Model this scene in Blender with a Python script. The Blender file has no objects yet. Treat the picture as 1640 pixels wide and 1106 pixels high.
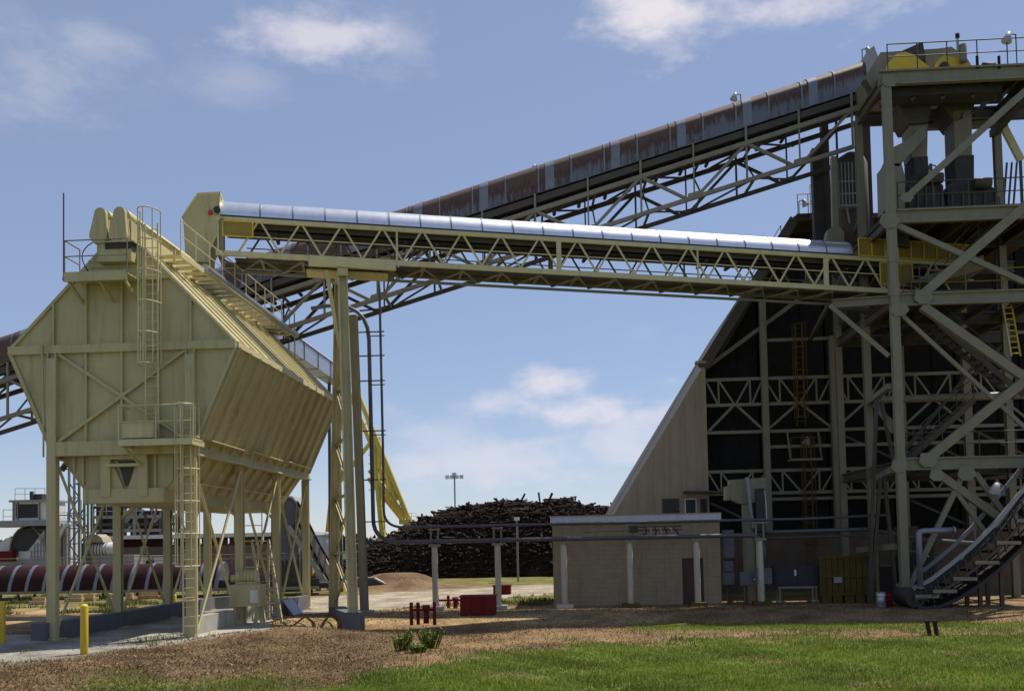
import bpy, math, random
import numpy as np
from mathutils import Matrix, Vector
random.seed(7); rng = np.random.default_rng(11)
scene = bpy.context.scene
col = scene.collection
# ------------------------------------------------------------------ camera
IMW, IMH = 1640.0, 1106.0
F = 1600.0; CX, CY = 820.0, 792.0; EYE = 2.9
YAW = math.atan(100/1600); PIT = math.atan(73/1600); ROL = 0.02
f0 = Vector((-math.sin(YAW)*math.cos(PIT), math.cos(YAW)*math.cos(PIT), math.sin(PIT)))
x0 = Vector((math.cos(YAW), math.sin(YAW), 0)); u0 = x0.cross(f0)
CR = x0*math.cos(ROL) - u0*math.sin(ROL); CU = x0*math.sin(ROL) + u0*math.cos(ROL)
CAMP = Vector((0, 0, EYE))
cd = bpy.data.cameras.new('camera'); cam = bpy.data.objects.new('camera', cd); col.objects.link(cam)
cd.sensor_fit = 'HORIZONTAL'; cd.sensor_width = 36; cd.lens = 36*F/IMW
cd.shift_y = (CY-IMH/2)/IMW; cd.clip_start = .1; cd.clip_end = 9000
cam.matrix_world = Matrix(((CR.x, CU.x, -f0.x, 0), (CR.y, CU.y, -f0.y, 0), (CR.z, CU.z, -f0.z, EYE), (0, 0, 0, 1)))
scene.camera = cam
# ------------------------------------------------------------------ sun, sky, exposure
SUN = Vector((0.40, 0.34, 1.0)).normalized()
SUN_EL = math.asin(SUN.z); SUN_AZ = math.atan2(SUN.x, SUN.y)
ld = bpy.data.lights.new('sun', 'SUN'); ld.energy = 5.0; ld.angle = math.radians(.53); ld.color = (1, .94, .84)
sun = bpy.data.objects.new('sun', ld); col.objects.link(sun)
sun.rotation_euler = (-SUN).to_track_quat('-Z', 'Y').to_euler()
def ray(px, py): return f0 + CR*((px-CX)/F) + CU*((CY-py)/F)
w = bpy.data.worlds.new('World'); scene.world = w; w.use_nodes = True
def build_world():
    nt = w.node_tree; N = nt.nodes; L = nt.links; N.clear()
    out = N.new('ShaderNodeOutputWorld'); bg = N.new('ShaderNodeBackground')
    sky = N.new('ShaderNodeTexSky'); sky.sky_type = 'NISHITA'; sky.sun_disc = False
    sky.sun_elevation = SUN_EL; sky.sun_rotation = SUN_AZ
    sky.air_density = .9; sky.dust_density = 0.1; sky.ozone_density = 2.5; sky.altitude = 600
    tc = N.new('ShaderNodeTexCoord')
    def M(op, a, b=None, c=None):
        n = N.new('ShaderNodeMath'); n.operation = op
        for i, v in enumerate((a, b, c)):
            if v is None: continue
            if isinstance(v, (int, float)): n.inputs[i].default_value = v
            else: L.new(v, n.inputs[i])
        return n.outputs[0]
    def V(op, a, b):
        n = N.new('ShaderNodeVectorMath'); n.operation = op
        for i, v in enumerate((a, b)):
            if isinstance(v, (tuple, Vector)): n.inputs[i].default_value = tuple(v)
            else: L.new(v, n.inputs[i])
        return n.outputs['Value'] if op == 'DOT_PRODUCT' else n.outputs[0]
    d = tc.outputs['Generated']
    nz = N.new('ShaderNodeTexNoise'); nz.inputs['Scale'].default_value = 9; nz.inputs['Detail'].default_value = 9; nz.inputs['Roughness'].default_value = .62
    mp = N.new('ShaderNodeMapping'); mp.inputs['Scale'].default_value = (1, 1, 2.1)
    L.new(d, mp.inputs[0]); L.new(mp.outputs[0], nz.inputs['Vector'])
    nf = nz.outputs[0]
    # the clouds in view, each a direction on the sky (kept well under the size of the sky)
    clouds = [(545, 62, 150, 36, .7), (640, 60, 70, 55, .35), (1045, 18, 95, 70, .95), (1260, 5, 150, 46, .75), (60, 120, 110, 60, .3), (140, 72, 60, 30, .28),
              (885, 615, 75, 34, .75), (900, 662, 120, 32, .8), (780, 650, 90, 34, .55), (985, 700, 110, 45, .5), (1060, 665, 70, 42, .6), (780, 740, 210, 60, .5),
              (690, 700, 110, 60, .35), (380, 130, 60, 36, .2)]
    tot = None
    for (px, py, ww, hh, dens) in clouds:
        c = ray(px, py).normalized()
        t = Vector((c.y, -c.x, 0)).normalized(); u = t.cross(c)
        if u.z < 0: u = -u
        dif = V('SUBTRACT', d, c)
        a = M('DIVIDE', V('DOT_PRODUCT', dif, t), ww/F); b = M('DIVIDE', V('DOT_PRODUCT', dif, u), hh/F)
        r = M('SQRT', M('ADD', M('MULTIPLY', a, a), M('MULTIPLY', b, b)))
        q = M('SUBTRACT', M('ADD', 1.0, M('MULTIPLY', M('SUBTRACT', nf, .5), 4.6)), r)
        mr = N.new('ShaderNodeMapRange'); mr.interpolation_type = 'SMOOTHSTEP'; L.new(q, mr.inputs[0])
        mr.inputs[1].default_value = -.25; mr.inputs[2].default_value = 1.35; mr.inputs[3].default_value = 0; mr.inputs[4].default_value = dens
        tot = mr.outputs[0] if tot is None else M('MAXIMUM', tot, mr.outputs[0])
    # scattered fair-weather clouds all over the rest of the sky
    n2 = N.new('ShaderNodeTexNoise'); n2.inputs['Scale'].default_value = 3.1; n2.inputs['Detail'].default_value = 8; n2.inputs['Roughness'].default_value = .6
    L.new(mp.outputs[0], n2.inputs['Vector'])
    mr = N.new('ShaderNodeMapRange'); mr.interpolation_type = 'SMOOTHSTEP'; L.new(n2.outputs[0], mr.inputs[0])
    mr.inputs[1].default_value = .6; mr.inputs[2].default_value = .85; mr.inputs[4].default_value = .35
    tot = M('MAXIMUM', tot, mr.outputs[0])
    mix = N.new('ShaderNodeMix'); mix.data_type = 'RGBA'
    gr = N.new('ShaderNodeMix'); gr.data_type = 'RGBA'; gr.blend_type = 'MULTIPLY'; gr.inputs[0].default_value = 1; gr.inputs[7].default_value = (1.07, 1.0, 1.02, 1)
    L.new(sky.outputs[0], gr.inputs[6])
    hz = N.new('ShaderNodeMix'); hz.data_type = 'RGBA'; hz.inputs[0].default_value = .5; hz.inputs[7].default_value = (2.7, 3.28, 4.6, 1)   # even summer haze over the whole sky
    L.new(gr.outputs[2], hz.inputs[6])
    L.new(tot, mix.inputs[0]); L.new(hz.outputs[2], mix.inputs[6]); mix.inputs[7].default_value = (6.6, 6.3, 6.7, 1)
    L.new(mix.outputs[2], bg.inputs['Color']); bg.inputs['Strength'].default_value = .112
    L.new(bg.outputs[0], out.inputs['Surface'])
build_world()
vs = scene.view_settings; vs.view_transform = 'Standard'; vs.look = 'None'; vs.exposure = 0.18; vs.gamma = 1; vs.use_curve_mapping = False

# ------------------------------------------------------------------ pixel -> place (a pixel gives a direction, the plane gives the distance)
def PY(px, py, Y): d = ray(px, py); return CAMP + d*(Y/d.y)
def PX(px, py, X): d = ray(px, py); return CAMP + d*(X/d.x)
def PZ(px, py, z=0.0): d = ray(px, py); return CAMP + d*((z-EYE)/d.z)
def PD(px, py, D): return CAMP + ray(px, py)*D
def pj(p):
    v = Vector(p)-CAMP; D = v.dot(f0); return CX+F*v.dot(CR)/D, CY-F*v.dot(CU)/D, D

# ------------------------------------------------------------------ materials
def srgb(r, g, b):
    return tuple(((c/255)/12.92 if c/255 <= .04045 else ((c/255+.055)/1.055)**2.4) for c in (r, g, b))
MATS = {}
def material(name, base, rough=.6, metal=0, var=.18, scale=1.6, dirt=None, dirt_amt=0, streak=0, bump=0, bscale=30, spec=.5):
    m = bpy.data.materials.new(name); m.use_nodes = True; nt = m.node_tree; N = nt.nodes; L = nt.links
    b = N['Principled BSDF']; b.inputs['Roughness'].default_value = rough; b.inputs['Metallic'].default_value = metal
    b.inputs['Specular IOR Level'].default_value = spec
    geo = N.new('ShaderNodeNewGeometry')
    n1 = N.new('ShaderNodeTexNoise'); n1.inputs['Scale'].default_value = scale; n1.inputs['Detail'].default_value = 6; n1.inputs['Roughness'].default_value = .65
    L.new(geo.outputs['Position'], n1.inputs['Vector'])
    r = N.new('ShaderNodeValToRGB'); e = r.color_ramp.elements
    e[0].position = .25; e[1].position = .75
    e[0].color = tuple(c*(1-var) for c in base)+(1,); e[1].color = tuple(min(1, c*(1+var)) for c in base)+(1,)
    L.new(n1.outputs[0], r.inputs[0]); cur = r.outputs[0]
    if dirt:
        mp = N.new('ShaderNodeMapping'); mp.inputs['Scale'].default_value = (3.2, 3.2, .35 if streak else 3.2)
        L.new(geo.outputs['Position'], mp.inputs[0])
        n2 = N.new('ShaderNodeTexNoise'); n2.inputs['Scale'].default_value = 1.0; n2.inputs['Detail'].default_value = 7; n2.inputs['Roughness'].default_value = .7
        L.new(mp.outputs[0], n2.inputs['Vector'])
        mr = N.new('ShaderNodeMapRange'); mr.inputs[1].default_value = .5; mr.inputs[2].default_value = .7; mr.inputs[4].default_value = dirt_amt
        L.new(n2.outputs[0], mr.inputs[0])
        mx = N.new('ShaderNodeMix'); mx.data_type = 'RGBA'; L.new(mr.outputs[0], mx.inputs[0]); L.new(cur, mx.inputs[6]); mx.inputs[7].default_value = dirt+(1,)
        cur = mx.outputs[2]
    L.new(cur, b.inputs['Base Color'])
    if bump:
        n3 = N.new('ShaderNodeTexNoise'); n3.inputs['Scale'].default_value = bscale; n3.inputs['Detail'].default_value = 4
        L.new(geo.outputs['Position'], n3.inputs['Vector'])
        bp = N.new('ShaderNodeBump'); bp.inputs['Strength'].default_value = bump; bp.inputs['Distance'].default_value = .05
        L.new(n3.outputs[0], bp.inputs['Height']); L.new(bp.outputs[0], b.inputs['Normal'])
    MATS[name] = m; return m
RUST = (.13, .05, .025)
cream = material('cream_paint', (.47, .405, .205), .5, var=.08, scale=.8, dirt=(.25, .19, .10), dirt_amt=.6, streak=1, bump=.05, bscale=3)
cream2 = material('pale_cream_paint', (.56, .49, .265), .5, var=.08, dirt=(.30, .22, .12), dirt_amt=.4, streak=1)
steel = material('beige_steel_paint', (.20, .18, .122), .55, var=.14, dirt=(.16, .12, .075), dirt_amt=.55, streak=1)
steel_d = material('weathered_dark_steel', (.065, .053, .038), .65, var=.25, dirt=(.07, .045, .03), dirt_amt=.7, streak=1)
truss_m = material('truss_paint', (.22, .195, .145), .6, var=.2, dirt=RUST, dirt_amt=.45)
darkm = material('dark_machinery', (.035, .03, .026), .7, var=.4)
belt_m = material('rubber_belt', (.03, .028, .03), .75, var=.3)
pipe_m = material('dull_pipe_coating', (.085, .085, .095), .5, .2, var=.25, scale=3)
post_m = material('pale_post_paint', (.46, .42, .33), .6, var=.1, dirt=(.25, .2, .14), dirt_amt=.4, streak=1)
shaded_yellow = material('shaded_grimy_yellow', (.10, .072, .018), .8, spec=.2, var=.3, dirt=(.04, .03, .015), dirt_amt=.7)  # yellow darkened to hold the shade on the gable ladders, with grime over it
galv = material('galvanised_pipe', (.42, .43, .46), .38, .75, var=.2, scale=4)
silver = material('bright_galvanised_sheet', (.80, .80, .83), .34, .92, var=.12, scale=2.5, bump=.07, bscale=2.2)
silver_band = material('grey_joint_band', (.22, .23, .25), .5, .6)
yellow = material('safety_yellow', (.62, .43, .02), .5, var=.12, dirt=(.25, .16, .03), dirt_amt=.4)
yellow_d = material('shaded_yellow_mesh', (.27, .19, .025), .6, var=.25, dirt=(.15, .09, .03), dirt_amt=.5)  # guard yellow darkened in colour for the shade on the tower
red = material('red_oxide_paint', (.13, .010, .011), .75, spec=.2, var=.2, dirt=(.1, .02, .015), dirt_amt=.5)
yellow_c = material('crane_yellow', (.60, .47, .09), .5, var=.15, dirt=(.3, .2, .05), dirt_amt=.4)
red_b = material('red_lamp', (.5, .02, .01), .4)
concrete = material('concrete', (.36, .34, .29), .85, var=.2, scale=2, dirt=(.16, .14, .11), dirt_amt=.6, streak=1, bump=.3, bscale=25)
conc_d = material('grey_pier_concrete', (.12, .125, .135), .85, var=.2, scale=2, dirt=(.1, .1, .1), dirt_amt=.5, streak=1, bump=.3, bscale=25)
block_m = material('beige_block', (.32, .25, .155), .85, var=.1, scale=3, dirt=(.2, .15, .1), dirt_amt=.5, streak=1, bump=.2, bscale=40)
fascia_m = material('white_fascia', (.5, .5, .53), .6, var=.08, dirt=(.3, .22, .15), dirt_amt=.4, streak=1)
tanwall = material('tan_sheet_wall', (.32, .26, .185), .7, var=.1, dirt=(.24, .18, .12), dirt_amt=.5, streak=1)
gable_dark = material('gable_darkness', (.022, .021, .020), .9, spec=.1, var=.35, dirt=(.02, .017, .015), dirt_amt=.6, streak=1)  # near black, painting the darkness inside the open gable
brownwall = material('stained_concrete_wall', (.12, .09, .06), .9, var=.3)
door_m = material('brown_door', (.055, .02, .015), .55)
glass = material('dark_window_glass', (.012, .013, .015), .25, spec=.3)
white_p = material('white_paint', (.62, .62, .60), .5, var=.1, dirt=(.3, .26, .2), dirt_amt=.4, streak=1)
grey_p = material('grey_paint', (.27, .27, .29), .55, var=.15, dirt=(.15, .13, .11), dirt_amt=.5)
darkened = material('shade_darkened_grey', (.035, .035, .04), .6, var=.2, spec=.3)  # cabinet grey taken near black to paint in its deep shade
grey_k = material('shaded_grey_enclosure', (.15, .15, .16), .7, var=.2, spec=.3, dirt=(.08, .07, .06), dirt_amt=.5)  # box grey lowered to carry the deep shade by the tower foot
brick_m = material('brown_brick', (.20, .125, .10), .9, var=.15, scale=5)
maroon = material('maroon_cover', (.035, .011, .012), .8, spec=.2, var=.25)
dullgreen = material('dull_green_paint', (.10, .13, .11), .6)
bark = material('log_bark', (.030, .014, .010), .95, var=.45, scale=5)
bark_l = material('log_pale_bark', (.055, .026, .017), .95, var=.4, scale=5)
wood = material('sawn_wood', (.42, .29, .15), .8, var=.25, scale=6)
lens_m = material('lamp_lens', (.6, .6, .6), .3, .2)
purple = material('blue_grey_pipe', (.20, .20, .26), .4, .4, var=.2)

def rust_material():
    m = bpy.data.materials.new('rusting_galvanised_hood'); m.use_nodes = True; N = m.node_tree.nodes; L = m.node_tree.links
    b = N['Principled BSDF']; b.inputs['Roughness'].default_value = .55
    tc = N.new('ShaderNodeTexCoord'); oi = N.new('ShaderNodeObjectInfo')
    at = N.new('ShaderNodeAttribute'); at.attribute_name = 'edge'      # 1 along the crown and the seams where the zinc is gone
    add = N.new('ShaderNodeVectorMath'); add.operation = 'ADD'
    sc = N.new('ShaderNodeMath'); sc.operation = 'MULTIPLY'; sc.inputs[1].default_value = 37; L.new(oi.outputs['Random'], sc.inputs[0])
    L.new(tc.outputs['Object'], add.inputs[0]); L.new(sc.outputs[0], add.inputs[1])
    mp = N.new('ShaderNodeMapping'); mp.inputs['Scale'].default_value = (5.5, 1.2, .9); L.new(add.outputs[0], mp.inputs[0])
    nz = N.new('ShaderNodeTexNoise'); nz.inputs['Scale'].default_value = 1.3; nz.inputs['Detail'].default_value = 8; nz.inputs['Roughness'].default_value = .65
    L.new(mp.outputs[0], nz.inputs['Vector'])
    n2 = N.new('ShaderNodeTexNoise'); n2.inputs['Scale'].default_value = 14; n2.inputs['Detail'].default_value = 5; L.new(add.outputs[0], n2.inputs['Vector'])
    def M(op, a, bb):
        n = N.new('ShaderNodeMath'); n.operation = op
        for i, v in enumerate((a, bb)):
            if isinstance(v, (int, float)): n.inputs[i].default_value = v
            else: L.new(v, n.inputs[i])
        return n.outputs[0]
    sx = N.new('ShaderNodeSeparateXYZ'); L.new(oi.outputs['Location'], sx.inputs[0])
    lowend = M('MULTIPLY', M('SUBTRACT', 4.0, sx.outputs[0]), .016)      # the lower, older end has rusted further
    v = M('ADD', M('ADD', M('ADD', M('MULTIPLY', M('SUBTRACT', nz.outputs[0], .5), 1.7), at.outputs['Fac']), lowend), M('MULTIPLY', M('SUBTRACT', oi.outputs['Random'], .5), .42))
    ramp = N.new('ShaderNodeValToRGB'); cr = ramp.color_ramp
    cr.elements[0].position = .16; cr.elements[0].color = (.135, .15, .195, 1)
    cr.elements[1].position = .98; cr.elements[1].color = (.105, .055, .034, 1)
    for p, c in ((.36, (.115, .11, .125, 1)), (.55, (.075, .036, .025, 1)), (.72, (.075, .025, .014, 1))):
        e = cr.elements.new(p); e.color = c
    L.new(v, ramp.inputs[0])
    mx = N.new('ShaderNodeMix'); mx.data_type = 'RGBA'; mx.blend_type = 'MULTIPLY'; mx.inputs[0].default_value = .5
    r2 = N.new('ShaderNodeValToRGB'); r2.color_ramp.elements[0].position = .3; r2.color_ramp.elements[0].color = (.55, .55, .55, 1); r2.color_ramp.elements[1].position = .65
    L.new(n2.outputs[0], r2.inputs[0]); L.new(ramp.outputs[0], mx.inputs[6]); L.new(r2.outputs[0], mx.inputs[7])
    L.new(mx.outputs[2], b.inputs['Base Color'])
    return m
rusty = rust_material()
hood_strap = material('hood_strap', (.19, .20, .245), .5, .3, var=.15, dirt=RUST, dirt_amt=.35, streak=1)

# ------------------------------------------------------------------ building helpers
WM = {}
def tag(o, label, cat, group=None, kind=None):
    if label: o['label'] = label
    if cat: o['category'] = cat
    if group: o['group'] = group
    if kind: o['kind'] = kind
    return o
def thing(name, label, cat, loc=(0, 0, 0), group=None):
    o = bpy.data.objects.new(name, None); col.objects.link(o); o.empty_display_size = .3
    o.location = loc; WM[o] = Matrix.Translation(Vector(loc)); return tag(o, label, cat, group)
def put(name, mesh, parent=None, M=None):
    o = bpy.data.objects.new(name, mesh); col.objects.link(o); M = M or Matrix()
    o.matrix_basis = M; WM[o] = M
    if parent is not None:
        o.parent = parent; o.matrix_parent_inverse = WM[parent].inverted()
    return o
def raw(name, verts, faces, mat, smooth=False):
    me = bpy.data.meshes.new(name); me.from_pydata([tuple(v) for v in verts], [], faces); me.materials.append(mat)
    if smooth: me.polygons.foreach_set('use_smooth', [True]*len(me.polygons))
    me.update(); return me
def mesh(name, verts, faces, mat, parent=None, smooth=False, origin=None):
    o0 = Vector(origin) if origin is not None else sum((Vector(v) for v in verts), Vector())/len(verts)
    return put(name, raw(name, [Vector(v)-o0 for v in verts], faces, mat, smooth), parent, Matrix.Translation(o0))
CACHE = {}
def section(prof, mat):
    k = (prof, mat.name)
    if k in CACHE: return CACHE[k]
    if prof == 'box': pts = [(-.5, -.5), (.5, -.5), (.5, .5), (-.5, .5)]
    elif prof == 'I':
        t = .12; g = .09
        pts = [(-.5, -.5), (.5, -.5), (.5, -.5+t), (g/2, -.5+t), (g/2, .5-t), (.5, .5-t), (.5, .5), (-.5, .5), (-.5, .5-t), (-g/2, .5-t), (-g/2, -.5+t), (-.5, -.5+t)]
    elif prof == 'C':
        t = .12; g = .14
        pts = [(-.5, -.5), (.5, -.5), (.5, -.5+t), (-.5+g, -.5+t), (-.5+g, .5-t), (.5, .5-t), (.5, .5), (-.5, .5)]
    elif prof == 'L':
        t = .16; pts = [(-.5, -.5), (.5, -.5), (.5, -.5+t), (-.5+t, -.5+t), (-.5+t, .5), (-.5, .5)]
    else:
        n = int(prof[1:]); pts = [(.5*math.cos(2*math.pi*i/n), .5*math.sin(2*math.pi*i/n)) for i in range(n)]
    n = len(pts)
    v = [(x, y, 0) for x, y in pts]+[(x, y, 1) for x, y in pts]
    f = [[i, (i+1) % n, n+(i+1) % n, n+i] for i in range(n)]+[list(range(n-1, -1, -1)), list(range(n, 2*n))]
    me = raw(prof+'_section', v, f, mat)
    if prof[0] == 'p':
        for p in me.polygons: p.use_smooth = len(p.vertices) == 4
    CACHE[k] = me; return me
def beam(name, p, q, ww, hh, mat, parent=None, prof='box', up=(0, 0, 1)):
    """straight member from p to q: ww wide, hh deep along `up`"""
    p = Vector(p); q = Vector(q); a = q-p; L = a.length; a.normalize(); u = Vector(up)
    if abs(a.dot(u)) > .97: u = Vector((0, 1, 0)) if abs(a.y) < .9 else Vector((1, 0, 0))
    s = u.cross(a).normalized(); u = a.cross(s)
    M = Matrix(((s.x*ww, u.x*hh, a.x*L, p.x), (s.y*ww, u.y*hh, a.y*L, p.y), (s.z*ww, u.z*hh, a.z*L, p.z), (0, 0, 0, 1)))
    return put(name, section(prof, mat), parent, M)
def pipe(name, p, q, r, mat, parent=None, n=8): return beam(name, p, q, 2*r, 2*r, mat, parent, 'p%d' % n)
def box(name, lo, hi, mat, parent=None, bev=0):
    lo = Vector(lo); hi = Vector(hi)
    c = (lo+hi)/2
    return beam(name, (c.x, c.y, lo.z), (c.x, c.y, hi.z), hi.x-lo.x, hi.y-lo.y, mat, parent, up=(0, 1, 0))
def prism(name, pts, off, mat, parent=None):
    """closed outline pts (3D) pushed along off"""
    off = Vector(off); n = len(pts); a = [Vector(p) for p in pts]; v = a+[p+off for p in a]
    nrm = sum((a[i].cross(a[(i+1) % n]) for i in range(n)), Vector())
    f = [list(range(n)), list(range(2*n-1, n-1, -1))]+[[(i+1) % n, i, n+i, n+(i+1) % n] for i in range(n)]
    if nrm.dot(off) > 0: f = [x[::-1] for x in f]
    return mesh(name, v, f, mat, parent)
def pathtube(name, pts, r, mat, parent=None, n=8):
    pts = [Vector(p) for p in pts]; v = []; f = []
    prev = None
    for i, p in enumerate(pts):
        a = (pts[min(i+1, len(pts)-1)]-pts[max(i-1, 0)]).normalized()
        if prev is None:
            u = Vector((0, 0, 1)) if abs(a.z) < .9 else Vector((0, 1, 0))
        else: u = prev
        u = (u-a*u.dot(a)).normalized(); prev = u; s = a.cross(u)
        for k in range(n):
            t = 2*math.pi*k/n; v.append(p+u*(r*math.cos(t))+s*(r*math.sin(t)))
    for i in range(len(pts)-1):
        for k in range(n): f.append([i*n+k, i*n+(k+1) % n, (i+1)*n+(k+1) % n, (i+1)*n+k])
    f.append(list(range(n-1, -1, -1))); f.append([(len(pts)-1)*n+k for k in range(n)])
    return mesh(name, v, f, mat, parent, smooth=True)
def bend(p0, c, p1, k=6):
    p0, c, p1 = Vector(p0), Vector(c), Vector(p1)
    return [p0*(1-t)**2+c*2*t*(1-t)+p1*t*t for t in [i/k for i in range(k+1)]]
def railing(parent, pts, mat, h=1.07, step=1.4, r=.022, mid=True, toe=False):
    pts = [Vector(p) for p in pts]; Z = Vector((0, 0, 1))
    for a, b in zip(pts[:-1], pts[1:]):
        pipe('top_rail', a+Z*h, b+Z*h, r, mat, parent, 6)
        if mid: pipe('mid_rail', a+Z*h*.52, b+Z*h*.52, r*.85, mat, parent, 6)
        if toe: beam('toe_board', a+Z*.06, b+Z*.06, .01, .1, mat, parent)
        n = max(1, round((b-a).length/step))
        for i in range(n+1):
            if i == 0 and a is not pts[0]: continue
            p = a.lerp(b, i/n); pipe('rail_post', p-Z*.03, p+Z*h, r, mat, parent, 6)
def ladder(parent, x, y, z0, z1, mat, ax=(1, 0, 0), out=(0, -1, 0), wid=.42, cage=None, r=.02, hoop_r=.36):
    ax = Vector(ax); out = Vector(out); b = Vector((x, y, 0))
    for s in (-1, 1): beam('ladder_rail', b+ax*s*wid/2+Vector((0, 0, z0)), b+ax*s*wid/2+Vector((0, 0, z1)), .05, .03, mat, parent)
    z = z0+.25
    while z < z1:
        pipe('rung', b-ax*wid/2+Vector((0, 0, z)), b+ax*wid/2+Vector((0, 0, z)), r*.8, mat, parent, 6); z += .3
    if cage:
        c0, c1 = cage; n = max(2, round((c1-c0)/1.1))
        arc = [(math.cos(math.radians(t)), math.sin(math.radians(t))) for t in range(0, 181, 20)]
        for i in range(n+1):
            zz = c0+(c1-c0)*i/n
            pathtube('cage_hoop', [b+ax*(hoop_r*c)+out*(.08+hoop_r*1.7*s)+Vector((0, 0, zz)) for c, s in arc], r*1.1, mat, parent, 5)
        for t in (0, 45, 90, 135, 180):
            c, s = math.cos(math.radians(t)), math.sin(math.radians(t))
            p = b+ax*(hoop_r*c)+out*(.08+hoop_r*1.7*s)
            beam('cage_strap', p+Vector((0, 0, c0)), p+Vector((0, 0, c1)), .035, .012, mat, parent)
def floodlight(name, label, p, direction=-1, group='floodlights on the conveyors and tower', h=.7, s=1.0):
    p = Vector(p); t = thing(name, label, 'floodlight', p, group)
    pipe('stem', p, p+Vector((0, 0, h)), .025, steel_d, t, 6)
    q = p+Vector((0, 0, h)); e = q+Vector((direction*.3*s, 0, .05)); pipe('arm', q, e, .025, steel_d, t, 6)
    a = Vector((direction*.35, -.1, -1)).normalized()
    pts = []; fs = []
    sd = Vector((1, 0, 0)) - a*a.x; sd.normalize(); tt = a.cross(sd)
    for k, rr in ((-.05, .10), (.12, .14), (.38, .23), (.40, .23)):
        for i in range(10):
            an = 2*math.pi*i/10; pts.append(e+a*k*s+sd*(rr*s*math.cos(an))+tt*(rr*s*math.sin(an)))
    for j in range(3):
        for i in range(10): fs.append([j*10+i, j*10+(i+1) % 10, (j+1)*10+(i+1) % 10, (j+1)*10+i])
    fs.append(list(range(9, -1, -1))); fs.append([30+i for i in range(10)])
    lh = mesh('lamp_head', pts, fs, grey_p, t, True); pipe('lens', e+a*.395*s, e+a*.41*s, .2*s, lens_m, lh, 10)
    return t

# ================================================================== GROUND
def pj_np(x, y, z=0.0):
    v0, v1, v2 = x, y, z-EYE
    D = v0*f0.x+v1*f0.y+v2*f0.z
    return CX+F*(v0*CR.x+v1*CR.y+v2*CR.z)/D, CY-F*(v0*CU.x+v1*CU.y+v2*CU.z)/D
LEGB = PD(566, 981, 36.3); LEGA = PD(534, 980, 41.3)
def height(x, y):
    z = np.zeros_like(x)
    # ditch running from the trestle pier to the right
    ax, ay, bx, by = LEGB.x-.4, LEGB.y-.7, -3.6, 33.2
    t = np.clip(((x-ax)*(bx-ax)+(y-ay)*(by-ay))/((bx-ax)**2+(by-ay)**2), 0, 1)
    d2 = (x-ax-t*(bx-ax))**2+(y-ay-t*(by-ay))**2
    z -= (.72-.34*t)*np.exp(-d2/1.5)
    z -= .42*np.exp(-((y-36.2)/1.9)**2)*np.clip((x+9.5)/3, 0, 1)*np.clip((15-x)/3, 0, 1)   # shallow swale before the pipe rack
    z += .38*np.exp(-(((x+8.9)/2.2)**2+((y-30.6)/1.5)**2))          # mulch heap in front of the bin
    z += .16*np.exp(-(((x+13.5)/4)**2+((y-23.5)/1.8)**2))
    z += .95*np.exp(-(((x+11.6)/2.6)**4+((y-65)/2.0)**2))          # earth bank by the loading ramp
    far = np.clip((np.hypot(x, y-40)-60)/200, 0, 1)
    return z+.03*np.sin(x*1.3+.4*y)*np.sin(y*.9-.3*x)*(1-far)*np.where(y < 31, 1, .35)
def smooth(a, b, v):
    t = np.clip((v-a)/(b-a), 0, 1); return t*t*(3-2*t)
def wob(x, y):
    return (np.sin(x*1.9+y*.7)+np.sin(x*.83-y*2.1+1.3)+np.sin(x*4.1+y*3.3+.5)*.6+np.sin(x*7.7-y*6.1)*.4)/3
GRX = [-200, 350, 480, 620, 720, 900, 1100, 1640, 1900]; GRY = [1150, 1118, 1104, 1074, 1056, 1034, 1024, 1014, 1012]
def zones(x, y):
    yy = np.maximum(y, 6.0); u, v = pj_np(x, yy, height(x, yy))
    wv = wob(x, y)
    vg = np.interp(u, GRX, GRY)
    g = smooth(-9, 9, v-vg+wv*11+6*wob(x*.35+5, y*.35))*(1-.55*smooth(.35, .9, wob(x*.55+9, y*.7)))
    g = np.maximum(g, smooth(990, 1060, u)*smooth(994, 999, v+wv*3)*smooth(1013, 1006, v+wv*3)*.75)
    g = np.maximum(g, .55*smooth(1070, 1100, v+wv*14)*smooth(80, 200, u)*smooth(560, 400, u))
    g = np.where(y > 47, .55+.4*wv, g); g = np.where((y > 47) & (x < -15), .5+.5*wv, g)
    mul = smooth(690, 590, u+wv*25)*smooth(1000, 1012, v+wv*5)*(y < 33)
    left_b = np.interp(u, [-300, 0, 150, 300, 420], [1075, 1064, 1048, 1024, 1008])
    grv = smooth(6, -6, v-left_b+wv*5)*(u < 430)*(y < 33.5)
    grv = np.maximum(grv, ((x > -17) & (x < -12) & (y > 30) & (y < 47))*1.0)
    rt = np.interp(u, [500, 590, 700, 885, 1000], [956, 950, 943, 935, 931]); rb = np.interp(u, [500, 590, 720, 885, 1000], [982, 978, 966, 950, 944])
    road = smooth(-2, 2, v-rt+wv*1.5)*smooth(-2, 2, rb-v+wv*1.5)*(u > 480)*(u < 1060)
    return np.clip(g, 0, 1), np.clip(mul, 0, 1), np.clip(grv, 0, 1), np.clip(road, 0, 1), u, v, wv
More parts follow.
